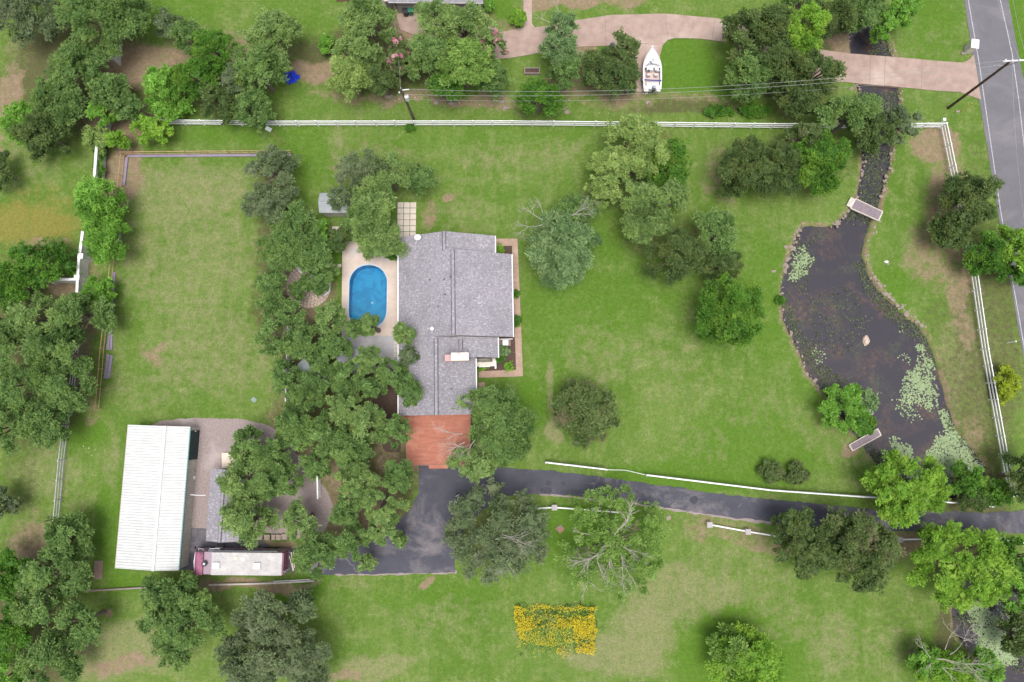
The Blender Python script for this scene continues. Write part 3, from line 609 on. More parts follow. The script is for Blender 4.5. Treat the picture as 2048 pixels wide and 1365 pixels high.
# ------------------------------------------------------------ motorhome
def motorhome():
    L = 9.7; Wd = 2.45; Ht = 3.25
    r = empty('motorhome', (-29.95,-16.2,0), R(-.5), 'white roofed motorhome with maroon nose parked south of the shed yard', 'motorhome')
    mar = mat('maroon_paint', (.20,.055,.11), (.27,.09,.155), .8, .45, c3=(.10,.03,.06), s3=1.2)
    wroof = mat('rv_roof', (.44,.425,.425), (.35,.335,.34), 5, .8, c3=(.50,.485,.475), s3=1.0, t3=(.45,.7), detail=9)
    MB().box((0,0,1.75),(L,Wd,2.5)).build('body', mat('rv_side', (.30,.22,.27), (.26,.19,.24), 2, .5), r, .08)
    MB().box((.95,0,Ht-.13),(L-1.95,Wd-.02,.32)).build('roof', wroof, r, .06)
    MB().box((L/2+.04,0,2.4),(.12,Wd-.1,1.5)).build('rear_panel', mar, r, .04)
    # nose
    f = MB(); n = 8
    prof = [(-L/2-.62,.5),(-L/2-.70,1.0),(-L/2-.42,1.9),(-L/2+.0,Ht-.25),(-L/2+.35,Ht-.02),(-L/2+1.0,Ht+.0),(-L/2+1.0,.5)]
    m_ = len(prof); w = Wd/2-.01
    f.add([(x,s*(w-(.12 if i<3 else 0)),z) for s in (-1,1) for i,(x,z) in enumerate(prof)], [tuple(range(m_)), tuple(range(m_,2*m_))[::-1]] + [(i,(i+1)%m_,(i+1)%m_+m_,i+m_)[::-1] for i in range(m_)])
    f.build('front_cap', mar, r, .03)
    MB().add([(-L/2-.72,-.98,1.05),(-L/2-.72,.98,1.05),(-L/2-.45,1.02,1.92),(-L/2-.45,-1.02,1.92)],[(0,1,2,3)][::-1]).add([(-L/2-.45,-1.02,1.92),(-L/2-.45,1.02,1.92),(-L/2-.16,1.0,2.5),(-L/2-.16,-1.0,2.5)],[(0,3,2,1)][::-1]).build('windshield_cover', mat('tan_cover', (.45,.31,.22), (.38,.27,.2), 4, .8), r)
    MB().tube([(-L/2-.25,-1.1,2.35),(-L/2-.28,0,2.5),(-L/2-.25,1.1,2.35)],.05,6).build('sun_visor_bar', M['white'], r)
    for s in (-1,1):
        q = MB().tube([(-L/2-.1,s*1.15,2.2),(-L/2-.5,s*1.4,2.1)],.035,6).build('mirror_arm', M['dark'], r); MB().box((-L/2-.52,s*1.42,1.95),(.12,.2,.42)).build('mirror', M['dark'], q, .02)
    for x, y in ((-2.3,-.15),(2.15,-.15)):
        a = MB().box((x,y,Ht+.17),(.80,.66,.30)).build('air_conditioner', M['white'], r, .07); MB().box((x,y,Ht+.335),(.50,.35,.03)).build('grille', M['white_metal'], a, .01)
    a = MB().lathe([(.30,0),(.30,.10),(.24,.14),(.24,.1)], (-3.65,0,Ht)).build('roof_vent', M['dark'], r); MB().lathe([(.13,0),(.13,.06),(.02,.08)], (-3.65,0,Ht+.14)).build('fan_cap', M['grey_metal'], a)
    MB().lathe([(.24,0),(.22,.10),(.1,.15)], (.55,.55,Ht+.03)).build('dome_vent', M['white'], r)
    MB().box((-.25,.62,Ht+.06),(.42,.42,.10)).build('skylight', mat('yellowed_plastic', (.62,.56,.42), (.58,.52,.4), 3, .5), r, .03)
    MB().box((-3.9,.55,Ht+.05),(.12,.05,.06)).build('antenna_base', M['dark'], r)
    aw = MB().tube([(-3.4,1.30,2.95),(4.2,1.30,2.95)],.075,8).build('awning_roll', mat('awning_grey', (.16,.17,.18), (.12,.13,.14), 3, .6), r)
    MB().tube([(-3.4,1.36,2.9),(-3.4,1.5,2.75),(-2.3,1.5,2.75),(-2.3,1.36,2.9)],.025,5).build('awning_arm', M['white'], r)
    MB().tube([(-4.6,1.26,2.7),(-4.6,1.5,2.85),(-4.0,1.5,2.9),(-4.0,1.26,2.8)],.03,5).build('grab_rail', M['paver'], r)
    # rear rack with poles, ladder
    rk = MB().bar((L/2+.55,-1.1,2.1),(L/2+.55,1.1,2.1),.08,.08).bar((L/2+1.0,-1.1,2.1),(L/2+1.0,1.1,2.1),.08,.08)
    for y in (-1.05,-.35,.35,1.05): rk.bar((L/2+.05,y,2.05),(L/2+1.1,y,2.05),.06,.06)
    rk = rk.build('rear_rack', M['dark'], r)
    MB().bar((L/2+.6,1.1,2.2),(L/2+.95,-.9,2.25),.10,.08).bar((L/2+.85,1.15,2.2),(L/2+1.05,-.6,2.25),.08,.08).bar((L/2+.4,.7,2.2),(L/2+.9,-.9,2.2),.07,.07).build('timber_pole', mat('pale_pole', (.52,.45,.38), (.4,.34,.3), 5, .8), rk)
    lad = MB().bar((L/2+.16,-.75,.9),(L/2+.2,-.75,3.3),.04,.04).bar((L/2+.16,-1.05,.9),(L/2+.2,-1.05,3.3),.04,.04)
    for i in range(7): lad.bar((L/2+.18,-1.05,1+i*.33),(L/2+.18,-.75,1+i*.33),.03,.03)
    lad.build('ladder', M['grey_metal'], r)
    for x in (-3.7,2.3,3.2):
        for s in (-1,1):
            t = MB(); t.tube([(x,s*1.0,.48),(x,s*1.24,.48)],.48,20).build('wheel', M['black_rubber'], r)
    for s in (-1,1):
        for x in (-2.6,-.6,1.6,3.4): 
            f = MB().box((x,s*1.235,2.2),(1.1,.05,.7)).build('window', M['dark'], r); MB().box((x,s*1.26,2.2),(1.0,.03,.6)).build('pane', M['glass'], f)
    MB().box((-3.2,1.24,1.6),(.7,.06,2.0)).build('door', M['white'], r)
motorhome()
r = empty('entry_steps', P(444,1092), 0, 'black entry steps standing on the asphalt north of the motorhome', 'steps')
for i in range(3): MB().box((0,.35-.3*i,.18+.2*i),(.75,.28,.05)).build('tread', M['dark'], r)
MB().bar((.38,.5,.1),(.38,-.3,.65),.05,.1).bar((-.38,.5,.1),(-.38,-.3,.65),.05,.1).build('stringer', M['dark'], r)
# stone blocks row
for i, (x, w_) in enumerate(((522,.62),(536,.68),(549,.45),(559,.6),(571,.7),(585,.5))):
    q = P(x,1074+ (0 if i<4 else -1)); o = MB().box((0,0,.2),(w_,.62,.42),rnd.uniform(-.06,.06)).build('stone_block', M['stone'], bevel=.04); o.location = (q.x,q.y,0)
    tag(o, ['westernmost pale block in the stone row behind the motorhome','second pale stone block from the west behind the motorhome','narrow block third from the west in the stone row','fourth block from the west in the stone row','fifth wide block in the stone row behind the motorhome','easternmost block in the stone row, under the oak'][i], 'stone block', 'stone blocks edging the bank behind the motorhome')
def kerb(name, pts, h, w_, m, label, cat):
    q = [P(*p) for p in pts]; b = MB()
    for i in range(len(q)-1): b.bar((q[i].x,q[i].y,h/2),(q[i+1].x,q[i+1].y,h/2+.002*i),w_,h)
    o = b.build(name, m); tag(o, label, cat); return o
kerb('timber_edging', [(172,1181),(232,1178),(300,1174),(330,1172)], .35, .16, M['old_wood'], 'low weathered timber edging south of the white metal shed', 'edging')
kerb('timber_edging', [(420,1169),(500,1167),(560,1165),(629,1161)], .35, .18, mat('pale_timber', (.50,.46,.43), (.38,.34,.32), 3, .8), 'low pale timber edging south of the motorhome', 'edging')
kerb('pipe', [(548,1162),(590,1160),(622,1158)], .3, .09, M['grey_metal'], 'grey pipe lying beside the timber edging behind the motorhome', 'pipe')
kerb('timber_edging', [(660,562),(660,584),(650,592)], .25, .13, M['white'], 'bent white edging board beside the grass strip west of the pool', 'edging')

# ------------------------------------------------------------ boat on trailer
def boat():
    r = empty('motorboat', P(1301,146,.3), R(-.5), 'white motorboat with blue stripe and outboard parked on the driveway spur', 'boat')
    L = 6.0; hw = 1.28; r.scale = (.9,.86,1); r.location.z = 0
    st = []   # stations y from stern to bow : half width, keel z, sheer z
    for i in range(13):
        t = i/12; y = -L/2 + L*t; w = hw*(1-max(0,(t-.45)/.55)**2.1)**.9*(.94+.06*min(1,t*4)); st.append((y, max(w,.03), .55+.35*max(0,t-.6)**1.5*2, 1.35+.25*t))
    vs = []; n = 7
    for y, w, kz, sz in st:
        vs += [(-w,y,sz),(-w*.92,y,sz-.35),(-w*.75,y,kz+.12),(0,y,kz),(w*.75,y,kz+.12),(w*.92,y,sz-.35),(w,y,sz)]
    f = [(i*n+k,i*n+k+1,(i+1)*n+k+1,(i+1)*n+k)[::-1] for i in range(12) for k in range(n-1)] + [tuple(range(n))]
    gel = mat('gelcoat', (.62,.62,.63), (.52,.53,.55), 2, .4)
    MB().add(vs, f).build('hull', gel, r)
    d = MB(); inn = []
    for i, (y, w, kz, sz) in enumerate(st): inn.append((max(w-.22, 0) if i < 7 else 0))
    for i in range(12):
        y0,w0,_,s0 = st[i]; y1,w1,_,s1 = st[i+1]; a0, a1 = inn[i], inn[i+1]
        if i >= 7 or i < 1: d.add([(-w0,y0,s0),(w0,y0,s0),(w1,y1,s1+.02*(i>7)),(-w1,y1,s1+.02*(i>7))],[(0,1,2,3)])
        elif i == 6: d.add([(-w0,y0,s0),(w0,y0,s0),(w1,y1,s1),(-w1,y1,s1)],[(0,1,2,3)])
        else:
            for s in (-1,1): d.add([(s*w0,y0,s0),(s*a0,y0,s0),(s*a1,y1,s1),(s*w1,y1,s1)],[(0,1,2,3) if s<0 else (3,2,1,0)])
            for s in (-1,1): d.add([(s*a0,y0,s0),(s*a0,y0,.95),(s*a1,y1,.95),(s*a1,y1,s1)],[(0,1,2,3)])
    d.build('deck', gel, r)
    MB().box((0,-1.2,.95),(2.0,2.9,.04)).build('cockpit_floor', mat('beige_carpet', (.55,.44,.40), (.48,.38,.35), 6, .9), r)
    MB().box((-.35,-.15,1.3),(.9,.5,.6)).box((.55,-.1,1.3),(.55,.5,.6)).build('console', gel, r, .05)
    MB().add([(-1.0,.25,1.6),(-.5,.62,1.6),(.5,.62,1.6),(1.0,.25,1.6),(-.95,.1,1.95),(-.45,.4,1.95),(.45,.4,1.95),(.95,.1,1.95)],[(0,1,5,4),(1,2,6,5),(2,3,7,6)]).build('windshield', M['glass'], r)
    MB().tube([(-.5,-.45,1.5),(-.5,-.5,1.6)],.16,10).build('steering_wheel', M['dark'], r)
    for x, y, c in ((-.5,-.9,0),(.5,-.9,0),(.72,-.2,1)):
        s = MB().box((x,y,1.2),(.5,.5,.3)).build('seat', [mat('seat_vinyl',(.6,.5,.46),(.5,.4,.37),3,.6),M['brick']][c], r, .05); MB().box((x,y-.24,1.45),(.48,.12,.4)).build('seat_back', gel, s, .04)
    MB().box((0,-2.35,1.25),(1.7,.5,.45)).build('rear_bench', gel, r, .05)
    for x, y in ((-.3,.9),(.1,1.15),(-.15,.75)): MB().box((x,y,1.58),(.22,.3,.04),.6).build('deck_hatch', M['grey_metal'], r)
    MB().tube([(-1.05,-1.75,1.5),(-.9,-1.86,1.62),(-.3,-1.92,1.66),(.4,-1.95,1.66),(1.0,-1.93,1.62),(1.12,-1.85,1.5)],.085,8).build('blue_canopy', mat('blue_canvas', (.03,.06,.25), (.04,.08,.3), 3, .8), r)
    MB().tube([(-.95,1.1,1.7),(-.55,2.1,1.85),(0,2.9,1.9),(.55,2.1,1.85),(.95,1.1,1.7)],.02,6).build('bow_rail', M['grey_metal'], r)
    MB().box((0,2.98,1.62),(.14,.4,.06)).box((0,3.15,1.62),(.4,.08,.06)).build('bow_pulpit', M['white'], r)
    m_ = MB().box((.15,-3.05,1.5),(.42,.6,.5)).build('outboard_motor', M['dark'], r, .12); MB().box((.15,-3.05,.85),(.14,.25,.9)).build('lower_unit', M['dark'], m_); MB().box((.15,-3.0,1.77),(.25,.3,.04)).build('cowl_badge', mat('grey_cowl', (.3,.36,.45), (.3,.36,.45), 3, .4), m_)
    MB().box((-.8,-3.05,1.1),(.6,.35,.06)).box((.85,-3.05,1.1),(.5,.35,.06)).build('swim_platform', M['white'], r)
    MB().bar((-.85,-3.2,1.1),(-.85,-3.6,.8),.03,.03).bar((-.6,-3.2,1.1),(-.6,-3.6,.8),.03,.03).bar((-.85,-3.4,.95),(-.6,-3.4,.95),.03,.03).build('swim_ladder', M['grey_metal'], r)
    t = empty('boat_trailer', P(1301,146), R(-.5), 'grey boat trailer under the white motorboat', 'trailer'); t.scale = (.9,.86,1)
    MB().bar((-1.0,-2.9,.45),(-1.0,1.0,.45),.1,.12).bar((1.0,-2.9,.45),(1.0,1.0,.45),.1,.12).bar((-1.0,1.0,.45),(0,3.4,.45),.1,.12).bar((1.0,1.0,.45),(0,3.4,.45),.1,.12).bar((-1.1,-1.2,.4),(1.1,-1.2,.4),.1,.1).build('frame', M['grey_metal'], t)
    for s in (-1,1):
        MB().tube([(s*1.12,-1.2,.36),(s*1.32,-1.2,.36)],.34,16).build('wheel', M['black_rubber'], t); MB().box((s*1.25,-1.2,.74),(.26,.9,.05)).build('fender', M['grey_metal'], t, .02)
boat()

# ------------------------------------------------------------ neighbour's house and its yard
def neighbour():
    a, b_ = P(790,25), P(962,23); w = b_.x-a.x
    r = empty('neighbour_house', ((a.x+b_.x)/2, a.y, 0), R(-.5), 'neighbouring house with two grey garage doors at the top of the photo', 'house')
    wm = mat('tan_siding', (.40,.35,.33), (.34,.30,.28), 3, .8)
    MB().box((0,5.5,1.25),(w,11,2.5)).build('wall', wm, r)
    gm = mat('garage_door', (.36,.32,.31), (.33,.29,.28), 3, .7)
    for x in (-3.3,4.0):
        d = MB().box((x,-.04,1.05),(3.2,.1,2.1)).build('garage_door', gm, r)
        f = MB().bar((x-1.65,-.1,2.15),(x+1.65,-.1,2.15),.08,.1)
        for sx in (-1.65,1.65): f.bar((x+sx,-.1,0),(x+sx,-.1,2.1),.06,.06)
        f.build('door_frame', M['dark'], d)
        for z in (.5,1.0,1.5): MB().bar((x-1.6,-.1,z),(x+1.6,-.1,z),.02,.02).build('door_seam', M['dark'], d)
    zl, zr, hw = 2.5, 4.6, 6.0
    e = w/2+.4
    for y0, z0, y1, z1 in ((-.3,zl,5.5,zr),(11.3,zl,5.5,zr)):
        vs = [(-e,y0,z0),(e,y0,z0),(e-.2,y1,z1),(-e+.2,y1,z1)]
        MB().add(vs+[(x,y,z-.12) for x,y,z in vs],[(0,1,2,3),(7,6,5,4),(0,4,5,1),(1,5,6,2),(2,6,7,3),(3,7,4,0)]).build('roof', M['shingle'], r)
    MB().bar((-e,-.34,zl-.06),(e,-.34,zl-.06),.12,.12).build('gutter', M['grey_metal'], r)
    for x in (w/2-.35,-w/2+.35):
        l = MB().box((x,-.12,1.9),(.14,.16,.3)).build('wall_lamp', M['dark'], r)
neighbour()
for x, y, c, lb in ((813,31,(.03,.03,.035),'black wheeled rubbish bin by the neighbouring garage'),(823,29,(.03,.19,.12),'green wheeled rubbish bin by the neighbouring garage')):
    q = P(x,y); r = empty('rubbish_bin', (q.x,q.y,0), .1, lb, 'bin', 'wheeled bins by the garage'); m_ = mat('bin_plastic', c, None, 3, .5)
    MB().add([(-.24,-.24,0),(.24,-.24,0),(.24,.24,0),(-.24,.24,0),(-.3,-.32,1),(.3,-.32,1),(.3,.32,1),(-.3,.32,1)],[(3,2,1,0),(4,5,6,7),(0,1,5,4),(1,2,6,5),(2,3,7,6),(3,0,4,7)]).build('body', m_, r, .03)
    MB().box((0,0,1.04),(.66,.7,.08)).build('lid', m_, r, .03)
    for s in (-1,1): MB().tube([(s*.22,.28,.12),(s*.3,.28,.12)],.12,12).build('wheel', M['black_rubber'], r)
q = P(770,12); r = empty('garden_gate', (q.x,q.y,0), 0, 'white post and gate left of the neighbouring garage', 'gate')
MB().box((0,0,.9),(.35,.35,1.8)).build('post', M['white'], r); MB().box((.9,-.3,.8),(1.2,.12,1.4)).build('gate_panel', M['old_wood'], r); MB().box((.9,-.3,1.55),(1.5,.25,.1)).build('top_beam', M['paver'], r)
def open_box(name, px, py, sx, sy, h, m, label, cat, fill=None):
    q = P(px,py); r = empty(name, (q.x,q.y,0), 0, label, cat); b = MB()
    for s in (-1,1): b.box((s*(sx/2-.05),0,h/2),(.1,sy,h)); b.box((0,s*(sy/2-.05),h/2),(sx-.22,.1,h))
    b.build('side_board', m, r); MB().box((0,0,h*.3),(sx-.2,sy-.2,h*.6)).build('soil', fill or M['mulch'], r); return r
open_box('raised_bed', 690,-6,2.0,1.3,.4,mat('red_timber',(.30,.16,.12),(.25,.13,.1),4,.8),'red timber raised bed on the grass at the top edge','planter')
open_box('planter_box', 1064,145,1.9,.75,.45,M['old_wood'],'dark rectangular wooden planter on the neighbouring verge','planter')
o = MB().box((0,0,.3),(1.0,1.3,.6)).build('timber_crate', M['pink_conc'], bevel=.03); o.location = P(1260,180); tag(o, 'pinkish wooden crate beside the trees left of the boat', 'crate')
q = P(1223,97); r = empty('blue_barrel', (q.x,q.y,0), 0, 'blue plastic barrel standing among the trees left of the boat', 'barrel'); m_ = mat('blue_plastic', (.07,.10,.17), (.06,.09,.15), 3, .5)
MB().lathe([(.27,0),(.31,.2),(.31,.45),(.28,.5),(.31,.55),(.31,.8),(.26,.9)]).build('body', m_, r); MB().lathe([(.22,.9),(.22,.93),(.05,.94)]).build('lid', m_, r)
q = P(1242,141); r = empty('orange_kayak', (q.x,q.y,0), .2, 'orange painted object half hidden under the tree left of the boat', 'play equipment'); m_ = mat('orange_plastic', (.55,.13,.04), (.5,.11,.03), 3, .5)
MB().lathe([(.02,-1.0),(.25,-.6),(.3,0),(.25,.6),(.02,1.0)], (0,0,.4)).build('body', m_, r); MB().box((0,0,.2),(.3,.3,.4)).build('stand', M['dark'], r)
# blue tarp heap
def tarp():
    q = P(583,156); n = 22; b = MB(); vs = []
    for i in range(n):
        for j in range(n):
            u = i/(n-1)*2-1; v = j/(n-1)*2-1; rr = math.hypot(u,v)
            z = max(0,(1-rr**1.6))*1.0*(.75+.3*math.sin(7*math.atan2(v,u)+3*rr)) + .04
            k = (1+.13*math.sin(5*math.atan2(v,u)+1))/max(1e-6,max(abs(u),abs(v)))*rr if rr>0 else 1
            s = (max(abs(u),abs(v))/rr if rr > 0 else 1)
            vs.append((u*s*.95*(1+.15*math.sin(5*math.atan2(v,u)+1)), v*s*.8*(1+.15*math.sin(6*math.atan2(v,u))), z))
    o = b.add(vs, [(i*n+j,(i+1)*n+j,(i+1)*n+j+1,i*n+j+1) for i in range(n-1) for j in range(n-1)]).build('tarpaulin', mat('blue_tarp', (.01,.05,.62), (.008,.03,.45), 5, .5), smooth=True)
    o.location = q; tag(o, 'bright blue tarpaulin heaped at the edge of the trees', 'tarpaulin')
tarp()

# ------------------------------------------------------------ garden shed, canopy, fire pit
def small_roofed(name, px, py, sx, sy, h, rm, label, cat, rz=0, rise=.5):
    q = P(px,py); r = empty(name, (q.x,q.y,0), rz, label, cat)
    MB().box((0,0,h/2),(sx-.3,sy-.3,h)).build('wall', M['tan_wall'], r)
    for s in (-1,1):
        vs = [(-sx/2,s*sy/2,h),(sx/2,s*sy/2,h),(sx/2,s*.002,h+rise),(-sx/2,s*.002,h+rise)]
        MB().add(vs+[(x,y,z-.06) for x,y,z in vs],[(0,1,2,3),(7,6,5,4),(0,4,5,1),(1,5,6,2),(3,7,4,0)]).build('roof', rm, r)
    return r
M['pale_roof'] = mat('pale_sheet_roof', (.32,.34,.35), (.24,.27,.29), 1.5, .7, c3=(.25,.28,.32), s3=.5)
small_roofed('garden_shed', 676,417,3.3,2.4,2.1,M['pale_roof'],'small pale roofed garden shed half covered by the oak north of the pool','shed')
small_roofed('pump_house', 706,722,2.6,2.3,2.1,mat('blue_grey_roof',(.30,.31,.36),(.25,.26,.31),2,.7),'blue grey roofed pump house under the oaks south of the pool','shed',.1,.3)
q = P(636,748); r = empty('canopy', (q.x,q.y,0), 0, 'rounded grey blue canopy showing between the oaks', 'canopy')
MB().lathe([(2.0,2.1),(1.95,2.2),(1.2,2.6),(.3,2.85),(.05,2.9)],(0,0,0),12).build('canopy_top', mat('grey_canvas',(.26,.30,.31),(.22,.25,.27),2,.8), r)
for a in range(4): MB().tube([(1.5*math.cos(a*1.57+.8),1.5*math.sin(a*1.57+.8),0),(1.5*math.cos(a*1.57+.8),1.5*math.sin(a*1.57+.8),2.3)],.05).build('pole', M['grey_metal'], r)
def fire_pit():
    q = P(618,572); r = empty('fire_pit', (q.x,q.y,0), 0, 'round brick paved fire pit under the oaks west of the pool', 'fire pit')
    b = MB()
    for k in range(6):
        rr = .75+.35*k; n = int(rr*2*math.pi/.42)
        for i in range(n):
            a = i*2*math.pi/n+k*.3; b.box((rr*math.cos(a),rr*math.sin(a),.03),(.32,.37,.06),a)
    b.build('paving', mat('pink_paver',(.40,.30,.25),(.48,.40,.35),4,.9), r)
    b = MB()
    for i in range(12):
        a = i*math.pi/6; b.box((.5*math.cos(a),.5*math.sin(a),.2),(.2,.24,.4),a)
    b.build('stone_ring', M['stone'], r)
    return q
fire_pit()
def patio_chair(px,py,rz,label):
    q = P(px,py); r = empty('patio_chair', (q.x,q.y,0.06), rz, label, 'chair', 'white chairs round the fire pit')
    b = MB()
    for i in range(5): b.box((0,-.2+i*.11,.36),(.55,.09,.03))
    b.build('seat', M['white'], r); b = MB()
    for i in range(5): b.bar((-.22+i*.11,.3,.36),(-.24+i*.12,.5,.95),.09,.025)
    b.build('backrest', M['white'], r)
    for sx in (-.27,.27):
        MB().box((sx*1.1,0,.56),(.1,.6,.03)).build('armrest', M['white'], r)
        for sy in (-.25,.28): MB().box((sx,sy,.27),(.05,.06,.55)).build('leg', M['white'], r)
patio_chair(607,573-30,.7,'white garden chair at the north edge of the fire pit'); patio_chair(625,557,-.6,'white garden chair north east of the fire pit'); patio_chair(601,600,2.4,'white garden chair south west of the fire pit')
def lounge(px,py,rz):
    q = P(px,py); r = empty('deck_chair', (q.x,q.y,.0), rz, 'blue cushioned deck chair beside the fire pit', 'chair')
    MB().box((0,0,.34),(.6,1.1,.08)).build('cushion', mat('blue_cushion',(.06,.12,.25),(.05,.10,.2),3,.8), r, .03); MB().box((0,.62,.55),(.6,.1,.5)).build('backrest', M['old_wood'], r)
    for sx in (-.25,.25):
        for sy in (-.45,.45): MB().box((sx,sy,.15),(.05,.05,.3)).build('leg', M['old_wood'], r)
lounge(645,582,-.7)

# ------------------------------------------------------------ small things on the lawns
def slab(name, px, py, sx, sy, h, m, rz, label, cat):
    q = P(px,py); o = MB().box((0,0,h/2),(sx,sy,h)).build(name, m, bevel=.02); o.location = (q.x,q.y,0); o.rotation_euler.z = rz; tag(o, label, cat); return o
def brick_pad():
    q = P(197,1140); b = MB()
    for i in range(4):
        for j in range(9): b.box((-.36+i*.24,-.9+j*.225,.04),(.21,.2,.08))
    o = b.build('brick_pad', mat('old_brick',(.34,.24,.20),(.28,.19,.16),5,.9)); o.location=(q.x,q.y,0); tag(o,'small brick paved rectangle on the grass south west of the white shed','paving')
brick_pad()
slab('valve_box', 508,800,.62,.5,.06, mat('green_lid',(.20,.28,.24),(.17,.24,.2),4,.6), -.6, 'green valve box lid in the grass east of the long field', 'valve box')
slab('utility_box', 1885,242,.34,.34,.45, M['white'], 0, 'small white utility box outside the north east fence corner', 'utility box')
slab('concrete_footing', 1915,224,.5,.25,.12, M['stone'], 0, 'little concrete footing beside the yellow guy guard', 'footing')
def rock(name, px, py, sx, sy, sz, m, seed, label=None, cat='rock', group=None, z=0, link=True):
    r_ = np.random.RandomState(seed); q = P(px,py,0); n, k = 9, 6; b = MB(); vs = [(0,0,sz)]
    for j in range(1,k):
        ph = math.pi*.62*j/(k-1)
        for i in range(n):
            a = 2*math.pi*i/n + .2*r_.randn(); t = 1+.13*r_.randn()
            vs.append((sx*math.sin(ph)*math.cos(a)*t, sy*math.sin(ph)*math.sin(a)*t, sz*math.cos(ph)*(1+.1*r_.randn())))
    f = [(0,1+i,1+(i+1)%n) for i in range(n)] + [(1+j*n+i,1+(j+1)*n+i,1+(j+1)*n+(i+1)%n,1+j*n+(i+1)%n) for j in range(k-2) for i in range(n)]
    o = b.add(vs,f).build(name, m); o.location = (q.x,q.y,z); tag(o,label,cat,group); return o
rock('boulder', 1734,681,.42,.62,.35,mat('pale_boulder',(.52,.42,.34),(.42,.33,.27),3,.9,bump=.5),5,'pale tan boulder rising alone from the middle of the pond','boulder',z=-.3)
rock('boulder', 1773,524,.22,.16,.16,M['white'],6,'small white stone on the lawn east of the pond','rock'); rock('boulder', 1776,528,.2,.15,.14,M['stone'],7,'small tan stone touching the white one east of the pond','rock')
rock('boulder', 1337,1036,.3,.3,.12,M['stone'],9,'pale flat stone on grass between the two gate pillars','rock')
rock('boulder', 1548,543,.3,.18,.12,M['stone'],10,'flat greenish stone on the lawn west of the lily patch','rock'); rock('boulder', 1572,495,.25,.3,.12,M['stone'],12,'flat stone on the lawn just outside the pond edge near the lilies','rock')
q = P(1120,1058); r = empty('stone_cairn', (q.x,q.y,0), 0, 'little diamond shaped stone border on the grass below the drive', 'stone pile')
MB().box((0,0,.05),(.75,.75,.1),.78).build('soil', M['brick'], r)
for i in range(7): 
    o = rock('stone', 1120,1058,.14,.12,.14,M['stone'],30+i); o.parent = r; o.location = (rnd.uniform(-.35,.2),rnd.uniform(-.35,.35),.08); o['category'] = 'x'; del o['category']
for i, (x,y) in enumerate([(873,150+38),(911,190),(905,207),(1003,205),(1012,217),(1124,217),(1134,224),(765,187),(779,194),(1295-1024+1024,205)]):
    rock('rock', x, y+ (0 if i else 18), .35+.12*(i%3), .3, .28, M['stone'], 50+i, ['lone grey rock in the hedge bottom above the fence','grey upright rock under the big top oak','white rock just below the upright grey rock','pale rock in the verge above the white fence middle','flat rock lying in the verge mid fence','tan rock in the verge below the dark shrub','second tan rock in the verge below the dark shrub','white rock west of the transformer pole','grey rock nearest the transformer pole','small white rock on the grass below the boat'][i], 'rock')
# marker post by the road
q = P(2013,686); r = empty('marker_post', (q.x,q.y,0), 0, 'short white marker post standing in the road verge', 'post')
MB().tube([(0,0,0),(0,0,1.5)],.07,8).build('post', M['white'], r); MB().lathe([(.1,1.5),(.08,1.56),(.02,1.6)]).build('cap', M['white'], r)
def mailbox():
    q = P(1934,101); r = empty('mailbox_pillar', (q.x,q.y,0), R(-8), 'white masonry mailbox pillar at the mouth of the pink driveway', 'mailbox')
    MB().box((0,0,.7),(.75,.95,1.4)).build('pillar', M['cream'], r, .03)
    b = MB().box((0,0,1.47),(.95,1.15,.14)); b.build('cap', M['white'], r, .04)
    MB().tube([(.35,0,1.15),(.46,0,1.15)],.14,12).build('mailbox_door', M['dark'], r)
    MB().box((-.5,-.55,.1),(.5,.3,.2)).build('base_stone', M['stone'], r, .04)
mailbox()
# field light at the corner of the long field
q = P(566,290); r = empty('field_light', (q.x,q.y,0), 0, 'thin tan light pole with pale lamp head at the field corner', 'lamp post')
MB().tube([(0,0,0),(-.1,.1,4.0)],[.05,.035],8).build('pole', M['rust'], r)
MB().box((-.35,.25,4.02),(.75,.5,.10),-.5).build('lamp_head', mat('lamp_glass',(.22,.26,.24),(.18,.2,.19),4,.3), r, .05); MB().bar((-.1,.1,3.95),(-.35,.25,4.0),.05,.05).build('arm', M['grey_metal'], r)
# tricycle on the drive
q = P(918,994); r = empty('toy_tricycle', (q.x,q.y,.035), .5, 'small dark blue ride on toy standing on the asphalt courtyard', 'toy'); m_ = mat('navy_plastic',(.02,.02,.09),(.015,.015,.06),4,.5)
MB().box((0,0,.3),(.25,.5,.16)).build('body', m_, r, .04); MB().box((0,-.15,.45),(.28,.28,.1)).build('seat', m_, r, .04); MB().bar((-.25,.25,.6),(.25,.25,.6),.04,.04).bar((0,.25,.3),(0,.25,.6),.04,.04).build('handlebar', M['white'], r)
for x, y, s in ((-.22,-.2,.16),(.22,-.2,.16),(0,.32,.2)): MB().tube([(x-.04,y,s),(x+.04,y,s)],s,14).build('wheel', M['black_rubber'] if y>0 else M['white'], r)

